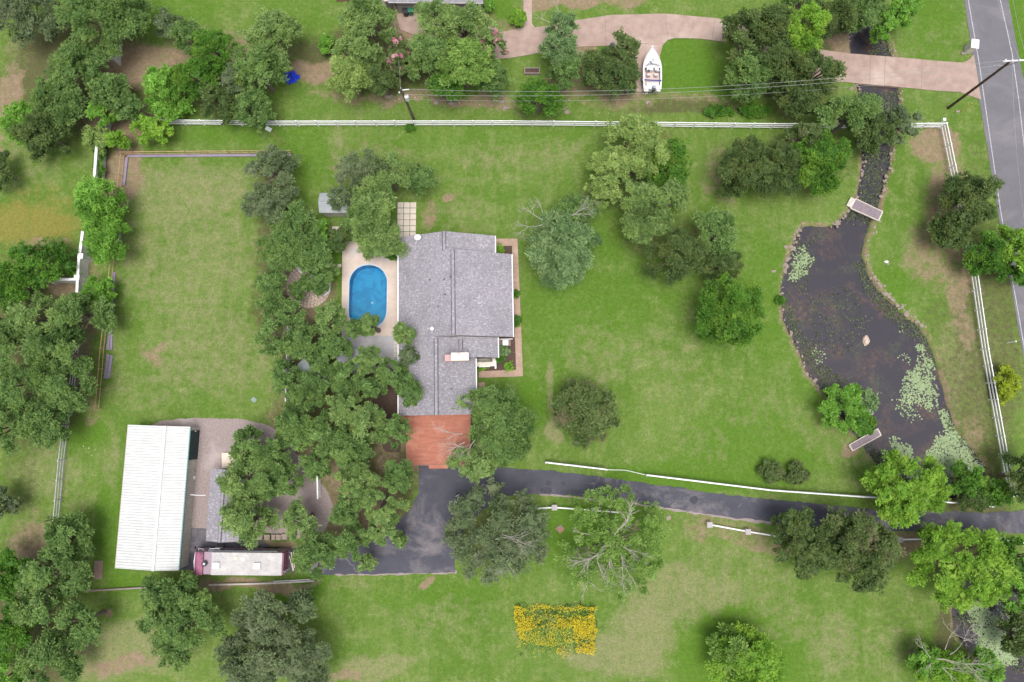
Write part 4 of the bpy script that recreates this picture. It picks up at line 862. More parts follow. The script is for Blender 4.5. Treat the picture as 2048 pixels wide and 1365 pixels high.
# ------------------------------------------------------------ footbridge and dock
def plank_platform(name, corners, z, label, cat, rails):
    q = [P(x,y,z) for x,y in corners]   # a,b = one end; c,d = the other (a-d and b-c long sides)
    c = sum(q, Vector())/4; r = empty(name, (c.x,c.y,0), 0, label, cat); q = [Vector((v.x-c.x, v.y-c.y, z)) for v in q]
    a, b_, c2, d = q; L = (d-a).length; n = int(L/.155); bb = MB()
    for i in range(n):
        t = (i+.5)/n; p0 = a.lerp(d,t); p1 = b_.lerp(c2,t); bb.bar(p0,p1,L/n-.012,.05)
    bb.build('decking', mat('grey_decking_'+name,(.25,.20,.225),(.19,.155,.175),1,.8,sc=(3,3,1)), r)
    dn = Vector((0,0,-.12)); tr = M['cream']
    MB().bar(a+dn*.3,d+dn*.3,.09,.22).bar(b_+dn*.3,c2+dn*.3,.09,.22).build('side_beam', tr, r)
    MB().bar(a,b_,.14,.1).bar(d,c2,.14,.1).build('end_board', tr, r)
    if rails:
        e = (a-d).normalized(); MB().bar(a.lerp(b_,.06)+e*.32,a.lerp(b_,.94)+e*.32,.55,.12).build('landing', mat('pale_landing',(.5,.48,.42),(.42,.40,.36),3,.8), r)
    for p_ in (a,b_,c2,d): MB().box((p_.x*.97,p_.y*.97,z/2-.6),(.12,.12,1.2+z)).build('pile', M['old_wood'], r)
plank_platform('footbridge', [(1711,398),(1701,417),(1757,442),(1765,424)], .25, 'grey plank footbridge crossing the narrow creek above the pond', 'footbridge', True)
plank_platform('dock', [(1698,890),(1705,902),(1762,871),(1755,858)], .18, 'grey plank dock reaching into the pond beside the bright green tree', 'dock', False)

# ------------------------------------------------------------ fences
def fence(name, pts, h, rails, sp, m, label, cat='fence', post=.11, rail=(.04,.14), ground=0, skip=None, capm=None):
    q = [P(*p) for p in pts]; o0 = q[0]; r = empty(name, (o0.x,o0.y,0), 0, label, cat, None)
    base = None
    for i in range(len(q)-1):
        a = q[i]-o0; b_ = q[i+1]-o0; L = (b_-a).length; n = max(1,round(L/sp)); d = (b_-a)/n
        for z in rails:
            MB().bar(a+Vector((0,0,z)), b_+Vector((0,0,z)), rail[0], rail[1]).build('rail', m, r)
        ang = math.atan2(d.y,d.x)
        for k in range(n + (1 if i == len(q)-2 else 0)):
            p = a+d*k
            if base is None:
                base = MB().box((0,0,h/2),(post,post,h)).box((0,0,h+.02),(post*1.25,post*1.25,.04)).build('post', m, r); pm = base
            else:
                pm = base.copy(); COL.objects.link(pm); pm.parent = r
            pm.location = (p.x,p.y,0); pm.rotation_euler = (rnd.uniform(-.015,.015),rnd.uniform(-.015,.015),ang)
    return r
fence('rail_fence', [(297,250),(560,253),(1024,252.5),(1230,254.5),(1540,258),(1700,258.5),(1877,257)], 1.5, (1.42,.92,.42), 2.35, M['white'], 'white three rail fence running along the north side of the property', rail=(.085,.13))
fence('rail_fence', [(1879,257),(1904,380),(1938,545),(1960,700),(1978,800),(2004,945),(2014,988)], 1.5, (1.42,.92,.42), 2.35, M['white'], 'white three rail fence between the pond and the road', rail=(.085,.13))
fence('rail_fence', [(2012,990),(1970,1011),(1905,1004),(1760,995),(1536,979),(1290,949)], 1.3, (1.2,.8,.4), 2.4, M['white'], 'white rail fence following the north edge of the asphalt drive', rail=(.13,.14))
fence('rail_fence', [(1210,938),(1160,932),(1091,924)], 1.3, (1.2,.8,.4), 2.4, M['white'], 'short white rail fence end nearest the house drive', rail=(.13,.14))
fence('low_rail', [(1212,939),(1249,940),(1290,949.5)], .75, (.6,), 1.3, M['grey_metal'], 'sagging grey rail joining the two white drive fences', rail=(.05,.06), post=.05)
fence('pipe_fence', [(252,312),(420,310),(586,309)], 1.25, (1.15,.55), 2.4, M['rust'], 'rusty two rail pipe fence along the north end of the long field', rail=(.06,.06), post=.06)
fence('pipe_fence', [(252,314),(240,440),(224,600),(212,700),(202,818)], 1.25, (1.15,.45), 2.4, M['rust'], 'rusty two rail pipe fence along the west side of the long field', rail=(.06,.06), post=.06)
M['purple_board'] = mat('weathered_board', (.20,.18,.26), (.27,.22,.27), 1.3, .7, sc=(1,3,1))
def edging(pts, w_, h, label):
    q = [P(*p) for p in pts]; o0 = q[0]; b = MB()
    for i in range(len(q)-1): b.bar(q[i]-o0+Vector((0,0,h/2)), q[i+1]-o0+Vector((0,0,h/2+.003*i)), w_, h)
    o = b.build('border_boards', M['purple_board']); o.location = o0; tag(o,label,'edging')
edging([(256,313),(583,311)], .3, .16, 'grey weathered boards edging the north end of the long field')
edging([(255,316),(249,372)], .32, .2, 'grey weathered boards at the north west corner of the long field')
edging([(230,545),(221,650)], .3, .16, 'grey weathered boards along the field edge between the oak mass and the lime shrub')
edging([(244,455),(236,520)], .26, .2, 'grey weathered boards along the field edge beside the bright green tree')
for i, (pts, lb) in enumerate([([(218,653),(227,656),(226,700),(213,700)],'blue grey sheet lying against the field fence, northern one'),([(214,708),(227,712),(221,756),(208,758)],'blue grey sheet lying against the field fence, southern one')]):
    q = WP(pts); c = (sum(p[0] for p in q)/4, sum(p[1] for p in q)/4); b = MB(); a, b1, c1, d1 = [Vector((p[0]-c[0],p[1]-c[1],.1)) for p in q]
    for k in range(4):
        t0, t1 = k/4+.02, (k+1)/4-.02; z = Vector((0,0,.05*(k%2)))
        b.add([a.lerp(b1,t0)+z,a.lerp(b1,t1)+z,d1.lerp(c1,t1)+z,d1.lerp(c1,t0)+z, a.lerp(b1,t0)-Vector((0,0,.09)),a.lerp(b1,t1)-Vector((0,0,.09)),d1.lerp(c1,t1)-Vector((0,0,.09)),d1.lerp(c1,t0)-Vector((0,0,.09))],[(0,1,2,3)[::-1],(0,1,5,4),(1,2,6,5),(2,3,7,6),(3,0,4,7)])
    o = b.build('sheet_stack', M['purple_board']); o.location = (c[0],c[1],0); tag(o,lb,'sheets','weathered sheets by the field fence')
fence('board_fence', [(162,690),(152,780),(143,830),(132,920),(122,1038)], 1.4, (1.3,.85,.4), 2.6, mat('grey_white_fence',(.50,.50,.52),(.36,.37,.40),2,.7), 'grey white three rail fence west of the metal shed', rail=(.06,.15))
def pillar_fence(pts, seq, label):
    r = fence('pillar_fence', pts, .5, (.55,), 50, M['white'], label, rail=(.14,.09), post=.08); o0 = P(*pts[0])
    for p in seq:
        q = P(*p)-o0
        b = MB().box((q.x,q.y,.36),(.52,.52,.72)).build('pillar', M['cream'], r, .02); MB().box((q.x,q.y,.76),(.62,.62,.09)).build('cap', mat('stone_cap',(.33,.30,.31),(.42,.39,.39),9,.85), b, .02)
pillar_fence([(1060,1017),(1108,1014),(1186,1020),(1235,1024)], [(1108,1014),(1186,1020)], 'low white rail between stone pillars south of the drive, western run')
pillar_fence([(1416,1048),(1492,1062),(1566,1074),(1700,1079),(1793,1078),(1880,1076),(1990,1078),(2048,1086)], [(1416,1048),(1492,1062),(1566,1074),(1697,1078),(1793,1078),(1995,1078)], 'low white rail between stone pillars south of the drive, eastern run')
def wall_run(pts, h, t, label, pillars=()):
    q = [P(*p) for p in pts]; o0 = q[0]; r = empty('garden_wall', (o0.x,o0.y,0), 0, label, 'wall'); m_ = mat('white_render',(.62,.61,.60),(.48,.47,.47),1.5,.8)
    b = MB(); c = MB()
    for i in range(len(q)-1):
        b.bar(q[i]-o0+Vector((0,0,h/2)), q[i+1]-o0+Vector((0,0,h/2)), t, h); c.bar(q[i]-o0+Vector((0,0,h+.05)), q[i+1]-o0+Vector((0,0,h+.05)), t+.1, .1)
    b.build('panel', m_, r); c.build('coping', M['white'], r)
    for p in pillars:
        v = P(*p)-o0; a = MB().box((v.x,v.y,(h+.15)/2),(.5,.5,h+.15)).build('pillar', m_, r); MB().box((v.x,v.y,h+.2),(.62,.62,.12)).build('cap', M['white'], a)
wall_run([(254,0),(244,70),(240,132)], 1.8, .2, 'white rendered wall emerging between oaks at the top left')
wall_run([(222,250),(212,300),(207,370)], 1.8, .2, 'white rendered wall partly grown over beside the field corner')
wall_run([(184,470),(176,530),(174,562),(172,605)], 1.7, .2, 'white rendered wall with square pillars west of the long field', [(181,520),(174,562)])
wall_run([(172,565),(112,565)], 1.7, .2, 'white rendered wall branching west between the left trees', [(113,565)])
fence('panel_fence', [(584,612),(580,700),(578,780),(575,868)], 1.2, (1.1,.8,.5,.2), 2.4, M['white'], 'white picket panel fence hidden under the central oaks', rail=(.08,.2))
fence('panel_fence', [(640,945),(641,995)], 1.2, (1.1,.8,.5,.2), 2.4, M['white'], 'short white fence length over the gravel track between oaks', rail=(.16,.2))

# ------------------------------------------------------------ utility poles and wires
def pole(base, topz, lean, m, label):
    q = P(*base); r = empty('utility_pole', (q.x,q.y,0), 0, label, 'utility pole', 'utility poles'); MB().tube([(0,0,-.2),(lean[0]*.5,lean[1]*.5,topz*.5),(lean[0],lean[1],topz)],[.17,.15,.12],12).build('pole', m, r); return r, q
p1, b1 = pole((828,239), 7.9, (-.35,.0), M['pole_grey'], 'grey utility pole with white transformer behind the white fence')
MB().lathe([(.05,0),(.24,.05),(.26,.1),(.26,.85),(.2,.95),(.05,1.0)], (.12,-.35,5.9)).build('transformer', M['white_metal'], p1)
MB().lathe([(.05,0),(.06,.25),(.03,.3)], (.12,-.35,6.9), 8).build('bushing', M['grey_metal'], p1)
MB().bar((-.35,0,7.5),(.55,.05,7.6),.08,.08).build('crossarm', M['white'], p1)
MB().lathe([(.05,0),(.08,.1),(.04,.2)],(-.35,0,7.9),8).build('insulator', M['grey_metal'], p1); MB().lathe([(.07,0),(.1,.1),(.04,.2)],(-.6,-.15,7.2),8).build('insulator', M['white'], p1)
p2, b2 = pole((1896,217), 10.6, (-.15,.2), M['pole_wood'], 'tall dark brown utility pole leaning over the road')
MB().bar((-.6,.45,10.3),(1.9,.55,10.4),.12,.14).build('crossarm', M['white'], p2); MB().bar((0,.2,9.7),(1.2,.5,10.3),.06,.06).build('brace', M['dark'], p2)
for x in (-.5,.2,1.0,1.8): MB().lathe([(.05,0),(.09,.1),(.04,.22)],(x,.5,10.45),8).build('insulator', M['white'], p2)
MB().bar((-.2,.2,9.9),(-1.3,.3,9.8),.04,.04).build('bracket', M['grey_metal'], p2)
def wire(a, b_, sag, label, rad=.018):
    a = Vector(a); b_ = Vector(b_); pts = []
    for i in range(25):
        t = i/24; p = a.lerp(b_,t); p.z -= sag*4*t*(1-t); pts.append(p-a)
    o = MB().tube(pts, rad, 4).build('power_line', M['wire']); o.location = a; tag(o, label, 'power line', 'overhead wires')
T1 = b1+Vector((.5,.05,7.65)); T2 = b2+Vector((-.4,.5,10.5))
wire(T1, T2, 2.9, 'northernmost overhead wire between the two utility poles')
wire(b1+Vector((.1,-.2,6.9)), b2+Vector((-.1,.3,9.9)), 2.7, 'middle overhead wire between the two utility poles')
wire(b1+Vector((-.1,0,5.3)), b2+Vector((-.1,.2,8.2)), 2.6, 'lowest overhead wire between the two utility poles', .014)
wire(b1+Vector((-.4,0,7.7)), P(786,20,3.2), 1.0, 'service wire dropping from the transformer pole to the neighbouring house', .022)
wire(b1+Vector((-.5,-.1,7.2)), P(735,246,0), 0, 'guy wire from the transformer pole down to the fence', .014)
wire(b2+Vector((1.8,.5,10.6)), P(2018,-60,10), .3, 'roadside wire running north from the right end of the crossarm')
wire(b2+Vector((1.0,.5,10.6)), P(2028,-60,10.8)+Vector((-2.6,0,0)), .3, 'roadside wire running north from the middle of the crossarm')
wire(b2+Vector((.2,.5,10.6)), P(2100,700,10), 1.2, 'roadside wire running south over the road')
wire(b2+Vector((-.1,.2,9.5)), P(1915,224,0), 0, 'guy wire from the tall pole to its yellow guard', .012)
gq = P(1923,224); o = MB().tube([(0,0,.05),(-.1,.1,2.1)],.05,8).build('guy_guard', mat('yellow_guard',(.60,.42,.03),(.55,.38,.03),4,.5)); o.location = gq; tag(o,'yellow guy wire guard beside the tall brown pole','guy guard')

# ------------------------------------------------------------ stones along the banks
def stones():
    protos = [rock('edge_stone', 1590, 470, 1, 1, .7, M['stone'], 100+i) for i in range(6)]
    m2 = mat('limestone_dark', (.36,.29,.24), (.26,.2,.17), 3, .9, bump=.5)
    runs = [([(1602,452),(1592,475),(1577,515),(1568,545)], 42, .2), ([(1568,545),(1562,600),(1568,645),(1584,675),(1602,712),(1614,748)], 38, .14), ([(1614,748),(1632,770),(1645,785)], 16, .2),
            ([(1727,290),(1724,340),(1718,385),(1710,398)], 26, .14), ([(1697,425),(1680,440),(1663,453)], 20, .15),
            ([(1786,295),(1779,340),(1770,370),(1765,400)], 28, .15), ([(1757,445),(1744,470),(1733,500),(1742,545)], 22, .13), ([(1742,545),(1768,583),(1800,613),(1850,655)], 60, .2),
            ([(1698,70),(1699,85)], 6, .16), ([(1774,62),(1782,90),(1790,114)], 18, .15), ([(1716,170),(1718,186)], 8, .18), ([(1802,177),(1801,200),(1798,235)], 18, .14)]
    first = [True]*6; cnt = 0
    for pts, n, s in runs:
        q = [P(*p) for p in pts]; Ls = [(q[i+1]-q[i]).length for i in range(len(q)-1)]; tot = sum(Ls)
        for k in range(n):
            d = tot*(k+rnd.random()*.8)/n; i = 0
            while i < len(Ls)-1 and d > Ls[i]: d -= Ls[i]; i += 1
            p = q[i].lerp(q[i+1], min(1,d/Ls[i])); t = cnt % 6
            if first[t]: o = protos[t]; first[t] = False
            else: o = protos[t].copy(); COL.objects.link(o)
            cnt += 1; sc = s*rnd.choice((.35,.45,.6,.8,1,1.25))
            o.location = (p.x+rnd.gauss(0,.2), p.y+rnd.gauss(0,.2), rnd.uniform(-.06,.0)); o.scale = (sc*rnd.uniform(.8,1.4), sc, sc*.9); o.rotation_euler = (0,0,rnd.uniform(0,6))
            tag(o, 'rough pale limestone piece in the stone edging of the pond and creek banks', 'edging stone', 'limestones edging the pond and creek')
stones()

# ------------------------------------------------------------ leaf meshes
def leaf_mesh(name, pos, axis, wid, tint):
    n = len(pos); co = np.empty((n,4,3)); co[:,0] = pos-axis; co[:,1] = pos+wid; co[:,2] = pos+axis; co[:,3] = pos-wid
    me = bpy.data.meshes.new(name); me.vertices.add(4*n); me.vertices.foreach_set('co', co.ravel())
    me.loops.add(4*n); me.loops.foreach_set('vertex_index', np.arange(4*n)); me.polygons.add(n); me.polygons.foreach_set('loop_start', np.arange(n)*4)
    me.update(calc_edges=True); a = me.attributes.new('tint','FLOAT','FACE'); a.data.foreach_set('value', tint.astype(np.float32)); return me
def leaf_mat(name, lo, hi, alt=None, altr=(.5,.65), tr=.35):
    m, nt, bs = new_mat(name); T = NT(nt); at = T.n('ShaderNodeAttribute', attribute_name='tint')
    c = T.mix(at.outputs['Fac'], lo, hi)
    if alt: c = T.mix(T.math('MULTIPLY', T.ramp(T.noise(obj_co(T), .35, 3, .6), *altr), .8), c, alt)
    T.l(c, bs.inputs['Base Color']); bs.inputs['Roughness'].default_value = .65; bs.inputs['Specular IOR Level'].default_value = .25
    out = nt.nodes['Material Output']; tl = T.n('ShaderNodeBsdfTranslucent'); T.l(c, tl.inputs[0]); mx = T.n('ShaderNodeMixShader'); mx.inputs[0].default_value = tr
    T.l(bs.outputs[0], mx.inputs[1]); T.l(tl.outputs[0], mx.inputs[2]); T.l(mx.outputs[0], out.inputs[0]); return m
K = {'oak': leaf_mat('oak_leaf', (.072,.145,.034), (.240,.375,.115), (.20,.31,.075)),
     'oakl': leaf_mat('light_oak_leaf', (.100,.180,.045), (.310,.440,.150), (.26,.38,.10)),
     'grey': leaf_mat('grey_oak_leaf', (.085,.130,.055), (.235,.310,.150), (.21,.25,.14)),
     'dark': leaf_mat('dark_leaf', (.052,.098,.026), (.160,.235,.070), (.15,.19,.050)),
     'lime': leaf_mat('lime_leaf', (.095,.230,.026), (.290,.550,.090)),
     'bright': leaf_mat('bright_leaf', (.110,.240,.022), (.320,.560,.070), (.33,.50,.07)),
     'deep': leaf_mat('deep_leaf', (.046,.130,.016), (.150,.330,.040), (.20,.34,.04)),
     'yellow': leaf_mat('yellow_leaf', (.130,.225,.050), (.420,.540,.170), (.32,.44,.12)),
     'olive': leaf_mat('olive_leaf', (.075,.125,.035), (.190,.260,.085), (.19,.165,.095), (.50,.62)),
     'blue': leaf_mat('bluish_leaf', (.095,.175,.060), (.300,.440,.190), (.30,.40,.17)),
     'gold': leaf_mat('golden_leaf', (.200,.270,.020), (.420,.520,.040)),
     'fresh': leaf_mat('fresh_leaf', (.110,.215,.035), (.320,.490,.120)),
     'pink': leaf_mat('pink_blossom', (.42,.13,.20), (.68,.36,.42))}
def leaves(lobes, rs, L=.125, per=1.0, sub=.42, fill=2.2):
    """lobes: x,y,z,r,flat -> leaf sprays in clumps over each lobe"""
    P_, A_, W_, T_ = [], [], [], []
    for x, y, z, r, tn in lobes:
        nc = max(5, int(9*r*r*1.0)+4); u = rs.rand(nc); ph = rs.rand(nc)*2*math.pi; cz = 1-u*1.45; sr = np.sqrt(np.maximum(0,1-cz*cz))
        cd = np.stack([sr*np.cos(ph), sr*np.sin(ph), cz], 1); rad = r*(.60+.45*rs.rand(nc)+.28*(rs.rand(nc)<.14))[:,None]
        cc = np.array([x,y,z]) + cd*rad*np.array([1,1,.75]); rc = np.clip(sub*(.6+.6*rs.rand(nc)), .15, r*.7)
        ct = tn + .16*rs.randn(nc)
        m_ = int(30*per*(sub/.42)**2*(.19/L)**2*.8); k = nc*m_
        d = rs.randn(k,3); d[:,2] = np.abs(d[:,2])*1.1-.45; d /= np.linalg.norm(d,axis=1)[:,None]
        idx = np.repeat(np.arange(nc), m_); q = cc[idx] + d*(rc[idx]*(.45+.75*rs.rand(k)))[:,None]
        ax = d + cd[idx]*.35 + rs.randn(k,3)*.35; ax /= np.linalg.norm(ax,axis=1)[:,None]
        up = np.array([0,0,1]) + rs.randn(k,3)*.55; wv = np.cross(ax, up); wv /= (np.linalg.norm(wv,axis=1)+1e-6)[:,None]
        ll = L*(.6+.8*rs.rand(k))[:,None]
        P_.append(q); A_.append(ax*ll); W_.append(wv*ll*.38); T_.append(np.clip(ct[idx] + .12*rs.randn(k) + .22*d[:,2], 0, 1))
        # coarse inner sprays close the crown; their dark tint paints shade into the gaps
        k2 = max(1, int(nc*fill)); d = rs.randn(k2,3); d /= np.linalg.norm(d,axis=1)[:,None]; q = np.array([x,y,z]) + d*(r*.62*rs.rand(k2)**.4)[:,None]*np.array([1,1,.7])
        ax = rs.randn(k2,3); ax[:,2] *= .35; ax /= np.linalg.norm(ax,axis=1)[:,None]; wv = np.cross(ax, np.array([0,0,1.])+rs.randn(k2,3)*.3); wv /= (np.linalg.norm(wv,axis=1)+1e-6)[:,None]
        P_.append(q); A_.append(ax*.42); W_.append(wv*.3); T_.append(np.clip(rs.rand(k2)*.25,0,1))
    return [np.concatenate(a) for a in (P_, A_, W_, T_)]
def twig(b, p, d, L, rad, depth, r, spread=.6):
    pts = [p]; q = p
    for i in range(3):
        d = (d + Vector((r.gauss(0,.15),r.gauss(0,.15),r.gauss(0,.10)))).normalized(); q = q + d*L/3; pts.append(q)
    b.tube(pts, [rad, rad*.75, rad*.55, rad*.35], 4, cap=False)
    if depth:
        for k in range(4 if depth > 1 else 5):
            t = pts[r.choice((1,2,3,3))]; nd = (d + Vector((r.gauss(0,spread),r.gauss(0,spread),r.gauss(0,spread*.4)))).normalized()
            twig(b, t, nd, L*r.uniform(.5,.75), rad*.55, depth-1, r, spread)
def tree(px, py, rx, ry, h, kind, label, cat='tree', seed=None, lobes=None, dens=1.0, sparse=0, L=.125, name='tree', bare=None, lobe_r=None, group='trees and shrubs around the grounds', blossom=False, flat=1.0):
    seed = seed or int(px*7+py*13) % 99991; rs = np.random.RandomState(seed); rr = random.Random(seed)
    zc = h*.6; c = P(px,py,zc); sc = (H-zc)/F; RX = rx*sc; RY = ry*sc; Rm = (RX+RY)/2
    root = empty(name, (c.x,c.y,0), 0, label, cat, group)
    lr = lobe_r or min(1.2, max(.42, Rm*.33)); n = max(5, int(RX*RY/(lr*lr)*1.9)); out = []
    tries = 0
    while len(out) < n and tries < n*40:
        tries += 1; a = rr.random()*2*math.pi; t = math.sqrt(rr.random())
        r_ = lr*rr.uniform(.5,1.35); k = max(0,1-r_/max(Rm,.1)*.75); x = RX*t*math.cos(a)*k*1.12; y = RY*t*math.sin(a)*k*1.12
        if any(math.hypot(x-o[0],y-o[1]) < (r_+o[3])*.40 for o in out) and tries < n*30: continue
        dome = math.sqrt(max(0,1-t*t*.85)); z = h*.34 + (h*.66-r_*.8)*dome*flat + rr.uniform(-.20,.07)*h
        z = max(z, r_*.55)
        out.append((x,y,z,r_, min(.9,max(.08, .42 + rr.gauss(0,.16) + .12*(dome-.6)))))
    if lobes:
        for (lx,ly,lrp) in lobes:
            q = P(lx,ly,h*.75)-Vector((c.x,c.y,0)); out.append((q.x,q.y,h*.75,lrp*sc,.5))
    if not sparse and kind in ('oak','oakl','grey') and len(out) > 6: sparse = .13
    if sparse: out = [o for o in out if rr.random() > sparse]
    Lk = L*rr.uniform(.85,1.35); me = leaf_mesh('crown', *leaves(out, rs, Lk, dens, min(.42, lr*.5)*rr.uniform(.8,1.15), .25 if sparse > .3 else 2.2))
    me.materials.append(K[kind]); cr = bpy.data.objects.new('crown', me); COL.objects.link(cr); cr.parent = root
    if h > 1.6:
        b = MB(); tr = max(.07, h*.032); top = Vector((0,0,h*.42)); b.tube([(0,0,-.1),(rr.uniform(-.1,.1),rr.uniform(-.1,.1),h*.22),top],[tr*1.3,tr,tr*.8],8)
        for o in sorted(out, key=lambda o: -o[3])[:10]:
            e = Vector(o[:3]); m_ = (top+e)/2+Vector((rr.uniform(-.2,.2),rr.uniform(-.2,.2),-.15*h*.3)); b.tube([top*.9,m_,e],[tr*.55,tr*.4,tr*.18],5,cap=False)
        b.build('trunk', M['bark'], root)
    if blossom:
        sel = rs.rand(len(out)) < .9; bl = [(x,y,z+r*.25,r*.8,.5) for (x,y,z,r,t),s in zip(out,sel) if s]
        Pq, A, Wd_, T_ = leaves(bl, rs, .16, .5, .3); keep = np.zeros(len(Pq),bool); cen = Pq[rs.randint(0,len(Pq),120)]
        for q in cen: keep |= np.linalg.norm(Pq-q,axis=1) < .14
        me = leaf_mesh('blossom', Pq[keep]+np.array([0,0,.12]), A[keep]*.7, Wd_[keep]*1.1, rs.rand(keep.sum())); me.materials.append(K['pink']); o = bpy.data.objects.new('blossom', me); COL.objects.link(o); o.parent = root
    if bare:
        for (ax_, ay, dx, dy, LL, dep, rad) in bare:   # px start, direction, length m
            b = MB()
            p = P(ax_,ay,h*.86)-Vector((c.x,c.y,0)); twig(b, p, Vector((dx,-dy,.12)).normalized(), LL, rad, dep, rr, .5)
            b.build('bare_branch', M['pale_bark'], root)
    return root
